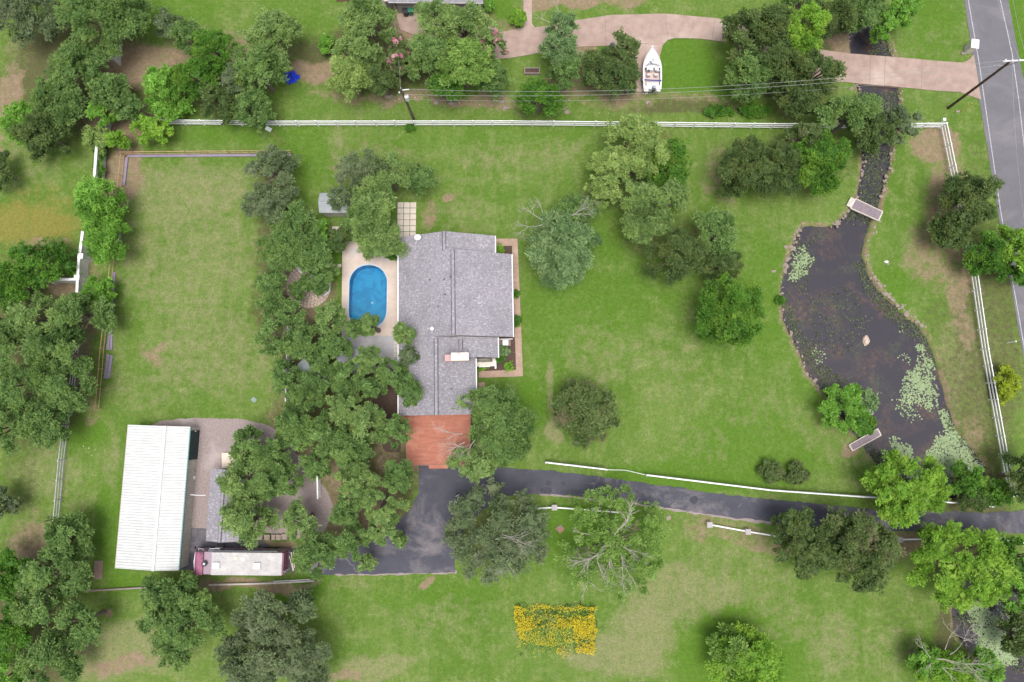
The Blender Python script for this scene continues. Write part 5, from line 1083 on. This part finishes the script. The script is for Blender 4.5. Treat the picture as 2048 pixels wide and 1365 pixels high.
TREES = [
 # top left
 (55,38,78,60,7,'grey','grey green oak filling the top left corner of the photo'),
 (215,35,95,72,8,'oak','broad dark oak overhanging the white wall at the top left'),
 (158,135,66,60,7,'oak','oak between the corner oak and the white wall at the top left'),
 (118,205,55,50,6,'oak','oak just above the pair of shrubs at the far left'),
 (38,243,34,40,5,'lime','light green small tree at the far left edge above the yellow grass'),
 (92,268,52,50,6,'dark','dark leafy tree right of the light green one at the far left'),
 (215,180,38,42,6,'oak','oak with lighter tips just below the white wall at the top left'),
 (205,225,30,28,4.5,'lime','small lime green tree tucked below that oak near the fence corner'),
 (262,215,34,32,5,'oak','grey green oak with bare twigs left of the fence end'),
 (338,52,26,34,5,'grey','thin greyish tree with pale tips beside the top left lawn'),
 (385,85,40,42,6,'oak','oak with bright crown left half of the pair on the top left lawn edge'),
 (432,105,42,48,6.5,'deep','vine covered vivid green tree right half of the pair on the top left lawn edge'),
 (400,155,48,40,6,'deep','shaded green tree below the vivid vine covered pair'),
 (330,185,48,52,5.5,'lime','spiky lime green tree above the start of the white fence'),
 (440,205,42,40,5.5,'dark','dark olive tree overhanging the white fence near its west end'),
 (543,80,66,58,8,'oakl','grey green oak above the blue tarpaulin'),
 (520,145,58,52,7.5,'oak','oak left of the blue tarpaulin'),
 (505,215,42,36,6,'oak','oak hanging over the white fence left of the grey gravel patch'),
 (478,170,30,40,6,'grey','narrow grey oak between the olive tree and the tarpaulin oak'),
 (2,345,24,45,4,'dark','dark round shrub cut by the left edge above the yellow grass'),
 (196,278,32,24,4,'yellow','yellow green small tree spilling over the white wall by the field corner'),
 (235,282,24,18,3.6,'bright','small yellow green tree at the corner of the two fences'),
 (302,262,44,28,4,'bright','leaning yellow green tree above the north west field corner'),
 (198,405,48,48,6.5,'lime','bright green tree on the field fence, northern one'),
 (214,480,36,50,6,'lime','bright green tree on the field fence, middle one'),
 (198,582,30,28,3.6,'lime','low bright green tree on the field fence below the white wall'),
 (70,528,66,50,5.5,'deep','dense green tree left of the pillared white wall'),
 (18,575,50,52,5.5,'deep','dense green tree at the left edge beside the pillared wall'),
 (150,545,14,9,2,'lime','tiny lime shrub above the white branch wall'),
 (165,635,52,48,7,'oak','live oak touching the field fence in the left oak mass'),
 (85,635,58,50,7.5,'oakl','pale live oak at the top of the left oak mass'),
 (18,680,50,56,7,'oak','live oak at the left edge in the middle of the oak mass'),
 (118,705,62,52,8,'oak','live oak in the centre of the left oak mass'),
 (60,765,62,54,8,'oak','lower centre live oak of the left oak mass'),
 (140,775,50,48,7,'oak','live oak nearest the sheets on the field fence'),
 (20,845,52,58,7,'oak','lower left live oak of the mass at the left edge'),
 (92,850,50,46,6.5,'oak','lowest live oak of the left oak mass above the grey fence'),
 # bottom left
 (130,1080,50,44,6,'oak','sparse oak at the south end of the grey white fence'),
 (118,1145,66,48,7,'oak','oak below the end of the grey white fence'),
 (90,1205,52,42,7,'oak','oak in the middle of the bottom left cluster'),
 (165,1245,50,46,6.5,'oak','oak on the right side of the bottom left cluster'),
 (20,1150,42,48,6,'deep','dark green tree at the left edge of the bottom left cluster'),
 (22,1250,50,60,6.5,'deep','dark green tree at the left edge below the others'),
 (100,1320,62,48,6.5,'oak','oak at the bottom edge of the bottom left cluster'),
 (20,1345,40,40,6,'lime','lighter green tree in the bottom left corner'),
 (2,1015,28,38,5,'grey','greyish bush cut by the left edge above the bottom cluster'),
 (345,1195,70,44,6.5,'oak','oak crown half touching the timber edging below the metal shed'),
 (368,1255,82,66,7,'oak','round oak on the grass below the metal shed'),
 (545,1235,82,52,7.5,'grey','northern half of the large grey green oak group at the bottom'),
 (500,1320,70,58,7.5,'grey','lower left of the large grey green oak group at the bottom'),
 (605,1310,66,66,7,'grey','right side of the large grey green oak group at the bottom'),
 # oak column west of the pool
 (545,345,52,48,7,'grey','grey oak at the north end of the central oak row'),
 (548,410,62,46,7,'grey','grey oak second from the north in the central oak row'),
 (590,445,48,44,6.5,'oak','oak left of the garden shed'),
 (572,500,54,46,7,'oak','oak in the central row left of the three stepping stones'),
 (636,520,38,46,6,'oak','oak right above the stepping stones'),
 (645,470,11,36,4,'lime','narrow lime green bamboo clump among the central oaks'),
 (680,480,28,24,3.5,'dark','dark round shrub left of the pool deck corner'),
 (552,585,42,48,6.5,'oak','oak on the field side of the fire pit'),
 (640,558,26,32,5,'oak','small oak overhanging the fire pit from the east'),
 (603,575,22,24,3.5,'oak','small oak in the middle of the fire pit paving'),
 (585,632,44,34,6,'oak','oak south of the fire pit'),
 (662,640,36,44,6.5,'oakl','pale tipped oak left of the pool'),
 (605,690,48,46,7,'oak','oak south west of the pool'),
 (555,680,40,60,6,'oak','oak on the field side south of the fire pit'),
 (672,695,36,30,6.5,'oak','oak touching the south west pool corner'),
 # over and beside pool
 (720,345,58,36,7,'grey','grey green oak north of the pool, left part'),
 (780,355,60,50,7,'oakl','light oak north of the pool, centre part'),
 (838,362,34,28,5.5,'oak','small oak east of the light oak north of the pool'),
 (745,430,56,50,8,'oakl','tall light oak in front of the garden shed'),
 (765,480,52,40,7,'oakl','light oak drooping over the north end of the pool deck'),
 (712,448,26,30,5,'oak','small oak between the garden shed and pool'),
 (712,660,24,22,7,'oak','oak branch head over the south west curve of the pool'),
 (742,652,24,26,7.5,'oakl','oak branch head over the south end of the pool'),
 (812,668,24,28,7.5,'oakl','oak head overlapping the west eave of the house, northern one'),
 (820,712,20,26,7,'grey','thin grey oak branch over the west roof slope'),
 (738,722,30,34,7.5,'oakl','light oak head right of the pump house roof'),
 (782,742,34,32,7,'oak','oak head beside the west wall of the house'),
 (820,782,24,36,8,'oak','oak head overlapping the west eave of the house, southern one'),
 (745,775,30,22,7,'oak','oak head just above the dark mulch gap'),
 (800,770,22,18,7,'oak','little oak head between the mulch gap and the roof'),
 (575,760,34,42,6.5,'oak','oak at the field edge beside the canopy'),
 (650,735,26,22,6,'oak','oak head above the grey canopy'),
 (618,780,50,40,7.5,'oak','oak just below the grey canopy'),
 (690,755,36,38,7.5,'oak','oak between the canopy and the pump house'),
 (690,815,46,38,7.5,'oakl','oak left of the dark mulch gap'),
 (595,850,44,52,7.5,'oak','oak at the east edge of the field above the gravel track'),
 (650,870,52,48,8,'oak','oak in the heart of the southern oak group'),
 (735,845,46,40,8,'oakl','oak below the dark mulch gap'),
 (788,862,40,36,7.5,'oak','oak left of the red deck'),
 (700,900,48,40,7.5,'oak','oak south west of the red deck'),
 (635,925,34,34,7,'oak','oak right above the short white fence'),
 (715,960,52,40,7.5,'oakl','oak west of the asphalt courtyard, upper one'),
 (800,950,34,44,7.5,'oak','oak at the north west corner of the asphalt courtyard'),
 (765,1005,52,42,7.5,'oakl','oak west of the asphalt courtyard, middle one'),
 (602,1042,42,44,7,'oakl','round oak between the stone blocks and the gravel track'),
 (632,1108,48,48,7,'oak','oak at the rear of the motorhome'),
 (690,1025,36,40,6.5,'oak','oak right of the gravel track'),
 (702,1085,40,40,6.5,'oak','oak on the edge of the asphalt north of the lawn'),
 (768,1058,34,34,6.5,'oakl','oak head reaching over the asphalt courtyard'),
 (733,1125,18,20,5,'oakl','small round light green oak head at the asphalt edge'),
 (800,1078,16,18,5,'oakl','smallest oak head over the asphalt courtyard'),
 (540,905,48,44,7,'oak','oak north of the outbuilding'),
 (494,890,28,34,6,'oak','oak on the gravel north of the outbuilding'),
 (503,955,58,44,7.5,'oakl','oak covering the middle of the outbuilding roof'),
 (555,960,42,48,7.5,'oak','oak east of the outbuilding'),
 (500,1040,50,44,7.5,'oakl','oak covering the south end of the outbuilding roof'),
]
for t in TREES:
    if 555 < t[0] < 845 and 600 < t[1] < 1165: t = (t[0], t[1], t[2]*.86, t[3]*.86) + t[4:]   # the grove: separate crowns with gaps between
    tree(*t)
tree(683,398,34,22,5.5,'grey','grey oak spray over the pale garden shed roof',lobe_r=.6)
tree(985,810,46,46,7,'oak','oak over the front path beside the lower roof', lobes=None)
tree(1010,870,60,52,7.5,'oak','oak east of the red deck with dead branches',bare=[(925,868,-1,.1,2.0,2,.05),(930,885,-1,.5,1.8,2,.045),(950,880,-.8,1,1.5,2,.04),(925,895,-1,-.3,1.5,2,.04)])
tree(945,925,52,30,6.5,'oakl','thin light oak reaching over the red deck edge and courtyard',sparse=.3)
tree(918,800,30,20,7,'oakl','oak spray lying over the south east roof corner',sparse=.35,lobe_r=.5,dens=.6)
tree(995,1070,98,92,8,'grey','dark twiggy oak below the drive with pale bare branches',dens=.75,sparse=.12,bare=[(990,1080,1,-.25,2.6,2,.035),(1005,1070,1,.5,2.4,2,.035),(1000,1095,.4,1,2.0,2,.03)])
tree(1228,1088,104,102,7,'fresh','open crowned tree with fans of pale bare limbs below the drive',dens=.75,sparse=.52,lobe_r=.7,flat=.9,bare=[(1222,1082,-.9,1,3.2,3,.08),(1222,1084,-.3,1,2.4,3,.06),(1225,1080,.7,.5,2.1,3,.055),(1225,1078,.3,-1,2.4,2,.07),(1215,1085,-1,.5,2.6,2,.06),(1250,1050,.6,-1,1.6,2,.05),(1232,1090,1,1,2.5,3,.06),(1222,1090,.2,1,2.6,2,.05),(1180,1070,-1,-.6,1.2,2,.04)])
tree(1170,825,62,64,5,'olive','round olive and brown tree standing alone on the central lawn',L=.15,lobe_r=.8)
tree(1125,480,72,60,6.5,'blue','pale green oak with dead twigs north east of the house',dens=.9,bare=[(1085,440,-1,-.4,1.6,3,.04),(1085,450,-1,.5,1.6,3,.04),(1145,430,.8,-.8,1.7,3,.045),(1140,432,1,-.2,1.6,3,.04),(1085,425,-.4,-1,1.4,2,.035)])
tree(1118,535,58,38,6,'blue','lower lobe of pale green oak beside the front lawn'); tree(1150,425,46,34,6,'oak','small oak behind the dead twigs north east of the house')
tree(1262,265,58,32,7,'yellow','pale yellow tree head crossing the white fence'); tree(1225,330,46,36,7,'yellow','pale yellow green tree west part of the lawn clump'); tree(1280,320,56,44,7.5,'yellow','yellow green tree at the centre of the lawn clump')
tree(1338,330,44,58,7,'deep','darker green tree on the east side of the yellow clump'); tree(1208,380,34,38,6,'yellow','low pale yellow tree at the south west of the clump')
tree(1280,395,50,42,7,'oakl','green oak below the yellow clump'); tree(1335,400,42,42,7,'oakl','oak to the right below the yellow clump'); tree(1290,455,52,36,6.5,'oakl','oak between the yellow clump and the dark oaks')
tree(1350,510,66,50,7,'dark','dark oak on the lawn above the round green tree'); tree(1435,470,54,56,7,'oak','oak left of the lawn slope to the lilies'); tree(1440,530,44,32,5.5,'dark','dark oak touching the round green tree')
tree(1462,625,68,68,7,'deep','round glossy green tree standing on the lawn west of the pond')
tree(1500,335,66,62,7,'dark','dark oak under the north fence left of the creek'); tree(1565,340,50,58,6.5,'dark','dark oak in the middle of the creek side group'); tree(1635,330,66,62,6.5,'deep','green oak nearest the creek below the fence')
tree(1605,275,40,26,6,'olive','olive tree touching the north fence above the creek side group')
tree(1700,235,68,46,7,'oak','oak leaning over the creek south of the pink driveway'); tree(1745,262,52,40,6,'dark','dark tree over the creek at the white fence'); tree(1800,248,42,34,5,'grey','sparse tree over the east bank of the creek',sparse=.3,dens=.6)
tree(1490,75,50,62,8,'dark','dark tall tree left of the lime topped tree by the pink driveway'); tree(1545,60,50,52,8,'dark','dark tree between the pair by the pink driveway'); tree(1605,65,42,52,8.5,'bright','lime topped tree beside the pink driveway')
tree(1560,130,64,50,8,'dark','dark tree crossing the pink driveway bend'); tree(1625,150,58,40,8,'dark','dark tree pointing east over the pink driveway'); tree(1500,150,48,48,7,'oak','oak at the west of the driveway bend group'); tree(1595,200,50,38,6,'dark','dark oak under the wires left of the creek')
tree(1665,45,58,44,7,'dark','dark oak at the top edge over the creek'); tree(1725,25,50,36,7,'oak','oak at the top edge above the dark creek water'); tree(1800,22,38,34,5.5,'lime','light green tree at the top edge on the road lawn'); tree(1765,60,22,28,5,'lime','light green tree leaning on the creek bank top'); tree(1600,5,40,24,6,'oak','oak cut by the top edge right of centre')
tree(1940,395,62,56,6,'dark','dark cedar like tree between the fence and the road'); tree(1905,465,50,34,5,'dark','dark tree lying over the white fence beside the road'); tree(1975,510,48,42,5.5,'deep','green tree at the fence left of the roadside bright tree'); tree(2030,495,42,52,6.5,'bright','bright green tree cut by the right edge at the road'); tree(2035,545,40,24,5,'deep','shaded green tree under the roadside bright tree')
tree(2014,770,23,38,2.6,'gold','small golden green tree between the fence and the road')
tree(1688,812,46,48,4.5,'lime','bright green tree on the pond bank above the dock'); tree(1722,846,24,24,4,'deep','darker green tree overhanging the dock'); tree(1735,800,16,24,3.2,'blue','pale green bush leaning over the pond above the dock')
tree(1820,962,86,56,8,'bright','bright yellow green tree over the drive at the pond end'); tree(1798,1022,42,30,6.5,'bright','lower bright yellow green crown hanging over the drive')
tree(1930,1130,98,78,8.5,'bright','largest bright yellow green tree at the lower right'); tree(1868,1078,30,20,5.5,'oakl','smaller green tree crown on the south edge of the drive')
tree(1610,1090,62,66,7.5,'dark','dark oak left half of the pair on the south side of the drive'); tree(1690,1070,56,48,7.5,'olive','olive oak centre of the pair on the south side of the drive'); tree(1715,1125,64,52,7,'dark','dark olive oak right half of the pair on the south side of the drive'); tree(1755,1095,36,46,6.5,'olive','lighter olive tree at the east end of the dark oaks below the drive'); tree(1575,1045,26,24,6.5,'dark','small dark oak head reaching over the drive')
tree(1470,1306,50,42,4.8,'fresh','green tree upper left part of the bottom edge clump'); tree(1502,1330,74,62,5.2,'bright','bright green tree cut by the bottom edge right of centre')
tree(1850,1320,34,28,4.5,'lime','lime green shrub left of the fallen dead branches'); tree(1900,1352,72,34,4.5,'bright','low bright tree with dead grey branches at the bottom right',bare=[(1868,1318,1,-.1,3,3,.07),(1868,1320,1,.8,3,3,.06),(1890,1300,.4,-1,2,3,.04),(1862,1318,-.5,-1,1.4,2,.05),(1870,1320,-.7,.7,1.2,2,.05),(1900,1310,1,-.4,2.2,3,.05)]); tree(1965,1335,36,30,4.5,'lime','lime green shrub over the creek at the bottom right')
tree(2042,1120,36,44,6,'deep','dark green tree cut by the right edge south of the drive'); tree(2040,1185,34,38,6,'lime','green tree cut by the right edge above the lower creek'); tree(2045,955,34,56,6,'dark','dark tree at the right edge beside the white fence end'); tree(1930,960,34,36,3.8,'deep','green bush growing over the lily pads at the pond end'); tree(1985,985,42,26,3.2,'deep','green bush inside the south east fence corner'); tree(1950,1000,42,22,3,'dark','dark bush between the pond end and the fence'); tree(2035,1270,26,46,5,'dark','dark tree over the lower creek at the right edge')
tree(735,45,62,48,7.5,'oakl','light oak left of the neighbouring house'); tree(715,110,50,40,7,'oakl','light oak below the one left of the neighbouring house'); tree(705,155,50,44,7,'yellow','yellow tinted oak above the white fence'); tree(765,160,34,32,6,'dark','dark oak left of the transformer pole')
tree(798,120,26,52,5,'olive','crape myrtle covered in pink flowers left of the big oaks',blossom=True,name='flowering_tree'); tree(985,105,30,44,5.5,'oak','crape myrtle with faded pink flowers at the driveway edge',blossom=True,name='flowering_tree')
tree(870,55,56,50,8,'oakl','big oak against the front of the neighbouring garage, left'); tree(930,60,60,46,8,'oakl','big oak against the front of the neighbouring garage, right'); tree(865,120,52,52,8,'oak','big oak behind the transformer pole'); tree(930,130,66,58,8.5,'fresh','fresh green oak in the centre of the big top clump'); tree(890,175,44,26,6,'deep','dark low oak at the bottom of the big top clump'); tree(985,160,36,32,5.5,'oak','thin oak right of the big top clump')
tree(1125,60,34,32,6,'blue','bluish green tree beside the driveway, northern head',bare=[(1118,30,-.3,-1,1.4,3,.03),(1100,45,-1,-.3,1.2,3,.03)]); tree(1118,105,44,34,6,'blue','bluish green tree beside the driveway, middle head'); tree(1130,145,40,28,5.5,'oak','green oak below the bluish tree beside the driveway'); tree(1078,200,48,38,5.5,'deep','dark green oak on the verge overlapping the white fence')
tree(1195,135,32,48,5.5,'dark','upright dark tree left part of the pair beside the boat'); tree(1248,100,32,34,5.5,'olive','spiky tree with brown tips next to the boat bow',L=.26,sparse=.2); tree(1240,160,40,34,5,'dark','dark tree next to the boat stern')
S_ = dict(name='shrub', cat='shrub')
def shrub(px,py,r1,r2,h,k,lb,**kw): tree(px,py,r1,r2,h,k,lb,**{**S_,**kw})
shrub(1036,36,17,18,1.8,'bright','yellow green shrub between lawn and path at the neighbouring house'); shrub(652,88,13,24,2.2,'lime','small lime shrub on the top lawn left of the light oaks'); shrub(976,14,12,18,2,'lime','lime shrub at the right corner of the neighbouring house')
shrub(1545,945,25,22,1.8,'olive','olive shrub on the lawn above the drive fence, left one',dens=.7); shrub(1593,948,24,21,1.8,'olive','olive shrub on the lawn above the drive fence, right one',dens=.7)
shrub(820,254,9,7,.9,'deep','small green bush at the foot of the white north fence'); shrub(1006,702,14,12,1.2,'blue','pale bluish shrub in the front mulch bed'); shrub(999,716,11,9,.9,'deep','dark green shrub below the bluish one in the front bed')
shrub(785,510,11,9,1.0,'deep','potted green shrub at the north east pool deck corner'); shrub(1034,641,5,12,1,'deep','green shrub between the east eave and the path'); shrub(1030,588,3.5,5,.7,'deep','tiny shrub beside the front path'); shrub(1001,500,5,4,.6,'bright','yellow green plant in the north east mulch bed')
shrub(1440,222,36,10,1.0,'deep','long low green hedge patch above the north fence, left'); shrub(1510,222,40,11,1.0,'deep','long low green hedge patch above the north fence, right'); shrub(1561,601,7,7,.8,'deep','small green bush on the west bank of the pond'); shrub(965,733,3,3,.5,'bright','tiny plant in the bed below the front bay'); shrub(1018,733,3,3,.5,'bright','tiny plant at the corner of the front mulch bed')
shrub(202,305,14,18,1.8,'deep','ivy shrub growing over the white wall near the field corner'); shrub(197,340,12,22,1.8,'deep','ivy shrub on the white wall above the bright green trees')

# ------------------------------------------------------------ floating plants, flowers
def scatter(name, px_polys, L, asp, kind_mat, label, cat, z, seed, tint=None, jz=.02, flatn=.12):
    rs = np.random.RandomState(seed); X = []
    for poly, dens in px_polys:
        w_ = WP(poly); xs = [p[0] for p in w_]; ys = [p[1] for p in w_]; n = int((max(xs)-min(xs))*(max(ys)-min(ys))*dens*(1.9 if name=='l' else 1.6))
        x = rs.uniform(min(xs),max(xs),n); y = rs.uniform(min(ys),max(ys),n); sd = poly_sd(x,y,w_)
        k = (sd > -.1+rs.rand(n)*.7*0) & (np.minimum(1,(sd+.2)/1.1) + (fbm(x,y,1.1,seed+5)-.5)*2.2 > rs.rand(n)*.8); X.append(np.stack([x[k],y[k]],1))
    X = np.concatenate(X); n = len(X)
    q = np.concatenate([X, z+rs.rand(n,1)*jz],1); a = rs.rand(n)*6.28; ax = np.stack([np.cos(a),np.sin(a),rs.randn(n)*flatn],1); wv = np.stack([-np.sin(a),np.cos(a),rs.randn(n)*flatn],1)
    l = L*(.6+.8*rs.rand(n))[:,None]; return q, ax*l, wv*l*asp, rs.rand(n)
def stuff(name, data, m, label, cat):
    me = leaf_mesh(name, *data); me.materials.append(m); o = bpy.data.objects.new(name, me); COL.objects.link(o); tag(o,label,cat,kind='stuff')
M['lily'] = leaf_mat('lily_pad', (.17,.25,.12), (.30,.37,.20), tr=.05); M['weed'] = leaf_mat('pond_weed', (.035,.045,.022), (.10,.13,.06), tr=0)
LP = [([(1594,490),(1612,487),(1618,500),(1630,515),(1620,540),(1608,562),(1590,565),(1578,560),(1582,530)],42),
      ([(1832,690),(1850,688),(1868,720),(1876,760),(1878,790),(1850,785),(1822,765),(1815,745),(1830,735),(1838,715)],34),([(1812,750),(1880,760),(1878,812),(1850,820),(1800,800)],24),
      ([(1800,775),(1830,770),(1850,840),(1820,848),(1800,825),(1785,805)],9),([(1795,712),(1815,705),(1840,720),(1820,730)],14),([(1845,800),(1880,800),(1880,815),(1860,830)],12),
      ([(1880,822),(1900,818),(1925,855),(1945,890),(1965,920),(1975,935),(1962,960),(1920,958),(1880,940),(1850,925),(1862,890),(1880,866),(1895,860)],52),([(1778,868),(1795,872),(1825,895),(1838,930),(1830,935),(1790,900)],44),
      ([(1722,788),(1738,790),(1748,820),(1752,838),(1730,840)],30),([(1745,780),(1765,782),(1765,790),(1745,790)],8),([(1628,680),(1650,690),(1655,715),(1640,735),(1622,715)],7),([(1870,920),(1945,940),(1950,970),(1890,970)],40),
      ([(1935,1200),(1975,1200),(2000,1240),(2030,1290),(2040,1330),(1990,1335),(1955,1300),(1942,1250)],60),([(1990,1200),(2040,1220),(2060,1300),(2040,1310),(2010,1250)],26),([(1800,650),(1812,655),(1812,680),(1802,672)],9)]
stuff('lily_pads', scatter('l', LP, .105, .8, None, '', '', -.305, 3), M['lily'], 'pale green lily pads floating in patches on the pond', 'lily pads')
bank = [([(1560,600),(1580,580),(1600,640),(1650,720),(1720,780),(1700,840),(1660,800),(1600,710)],26),([(1728,480),(1745,450),(1760,470),(1750,540),(1800,610),(1870,670),(1885,760),(1870,760),(1850,690),(1790,650),(1735,590),(1710,520)],30),
        ([(1725,290),(1787,290),(1767,385),(1745,450),(1680,450),(1716,385)],22),([(1700,900),(1740,890),(1800,910),(1830,980),(1760,950)],30),([(1895,800),(1915,860),(1970,930),(1955,920),(1900,860),(1880,810)],30),([(1905,1195),(1960,1200),(1960,1260),(1915,1262)],20),
        ([(1725,180),(1800,180),(1790,290),(1725,290)],22),([(1745,60),(1772,60),(1790,112),(1740,112)],24),([(1600,600),(1700,560),(1750,640),(1700,720),(1640,700)],6),([(2000,1180),(2048,1200),(2060,1360),(2030,1350)],24),([(1575,560),(1590,480),(1640,460),(1620,600)],8)]
stuff('pond_weed', scatter('w', bank, .13, .5, None, '', '', -.31, 9, jz=.06, flatn=.4), M['weed'], 'dark green water weed along the pond and creek edges', 'water weed')
def flowers():
    rs = np.random.RandomState(4); n = 42000; px = rs.uniform(1024,1199,n); py = rs.uniform(1200,1322,n)
    _w = np.array([P2(a,b_) for a,b_ in zip(px,py)]); u = (px-1031)/161 + (fbm(_w[:,0],_w[:,1],1.5,31)-.5)*.16; v = (py-1209)/100 + (fbm(_w[:,0],_w[:,1],1.5,37)-.5)*.22
    d = np.zeros(n); d = np.where((v > 0)&(v < .1), .75, d); d = np.where((v >= .1)&(v < .2), .28, d); d = np.where((v >= .2)&(v < .45), .85, d); d = np.where((v >= .45)&(v < .8)&(u < .72), .42, d)
    d = np.where((u > .74)&(v > .2)&(v < .97)&(v < 1.02-(u-.9)*2), .95, d); d = np.where((u < .12)&(v > .02)&(v < .72), .8, d); d = np.where((v >= .8)&(v < 1)&(u < .72)&(u>.2), .12, d); d = np.where((u>.5)&(u<.62)&(v>.85)&(v<1), .5, d)
    d = np.where((u < 0)|(u > 1)|(v > 1.0)|(v < 0), 0, d); X = np.array([P2(a,b_) for a,b_ in zip(px,py)]); nz = fbm(X[:,0],X[:,1],.9,8); k = rs.rand(n) < d**1.3*np.clip((nz-.18)*2.2,0,1)*.42
    X = X[k]; m_ = len(X); q = np.concatenate([X, .3+rs.rand(m_,1)*.25],1); a = rs.rand(m_)*6.28; ax = np.stack([np.cos(a),np.sin(a),rs.randn(m_)*.3],1); wv = np.stack([-np.sin(a),np.cos(a),rs.randn(m_)*.3],1)
    stuff('flower_petals', (q, ax*.045, wv*.042, rs.rand(m_)), leaf_mat('yellow_petal', (.46,.345,.010), (.62,.50,.020), tr=.1), 'golden yellow wildflowers in a square patch on the lower lawn', 'flowers')
    n = 9000; px = rs.uniform(1031,1192,n); py = rs.uniform(1209,1306,n); X = np.array([P2(a,b_) for a,b_ in zip(px,py)]); u = (px-1031)/161; v = (py-1209)/97; X = X + (np.stack([fbm(X[:,0],X[:,1],1.2,61),fbm(X[:,0],X[:,1],1.2,67)],1)-.5)*1.6; k = (rs.rand(n) < np.where((v < .5)|(u > .72), .28, .06)); X = X[k]; m_ = len(X)
    q = np.concatenate([X, .12+rs.rand(m_,1)*.15],1); a = rs.rand(m_)*6.28; ax = np.stack([np.cos(a)*.5,np.sin(a)*.5,.8+rs.rand(m_)*.2],1); wv = np.stack([-np.sin(a),np.cos(a),rs.randn(m_)*.1],1)
    stuff('flower_stems', (q, ax*.15, wv*.05, rs.rand(m_)*.8), K['oak'], 'green stems and leaves of the wildflower patch on the lower lawn', 'flowers')
flowers()
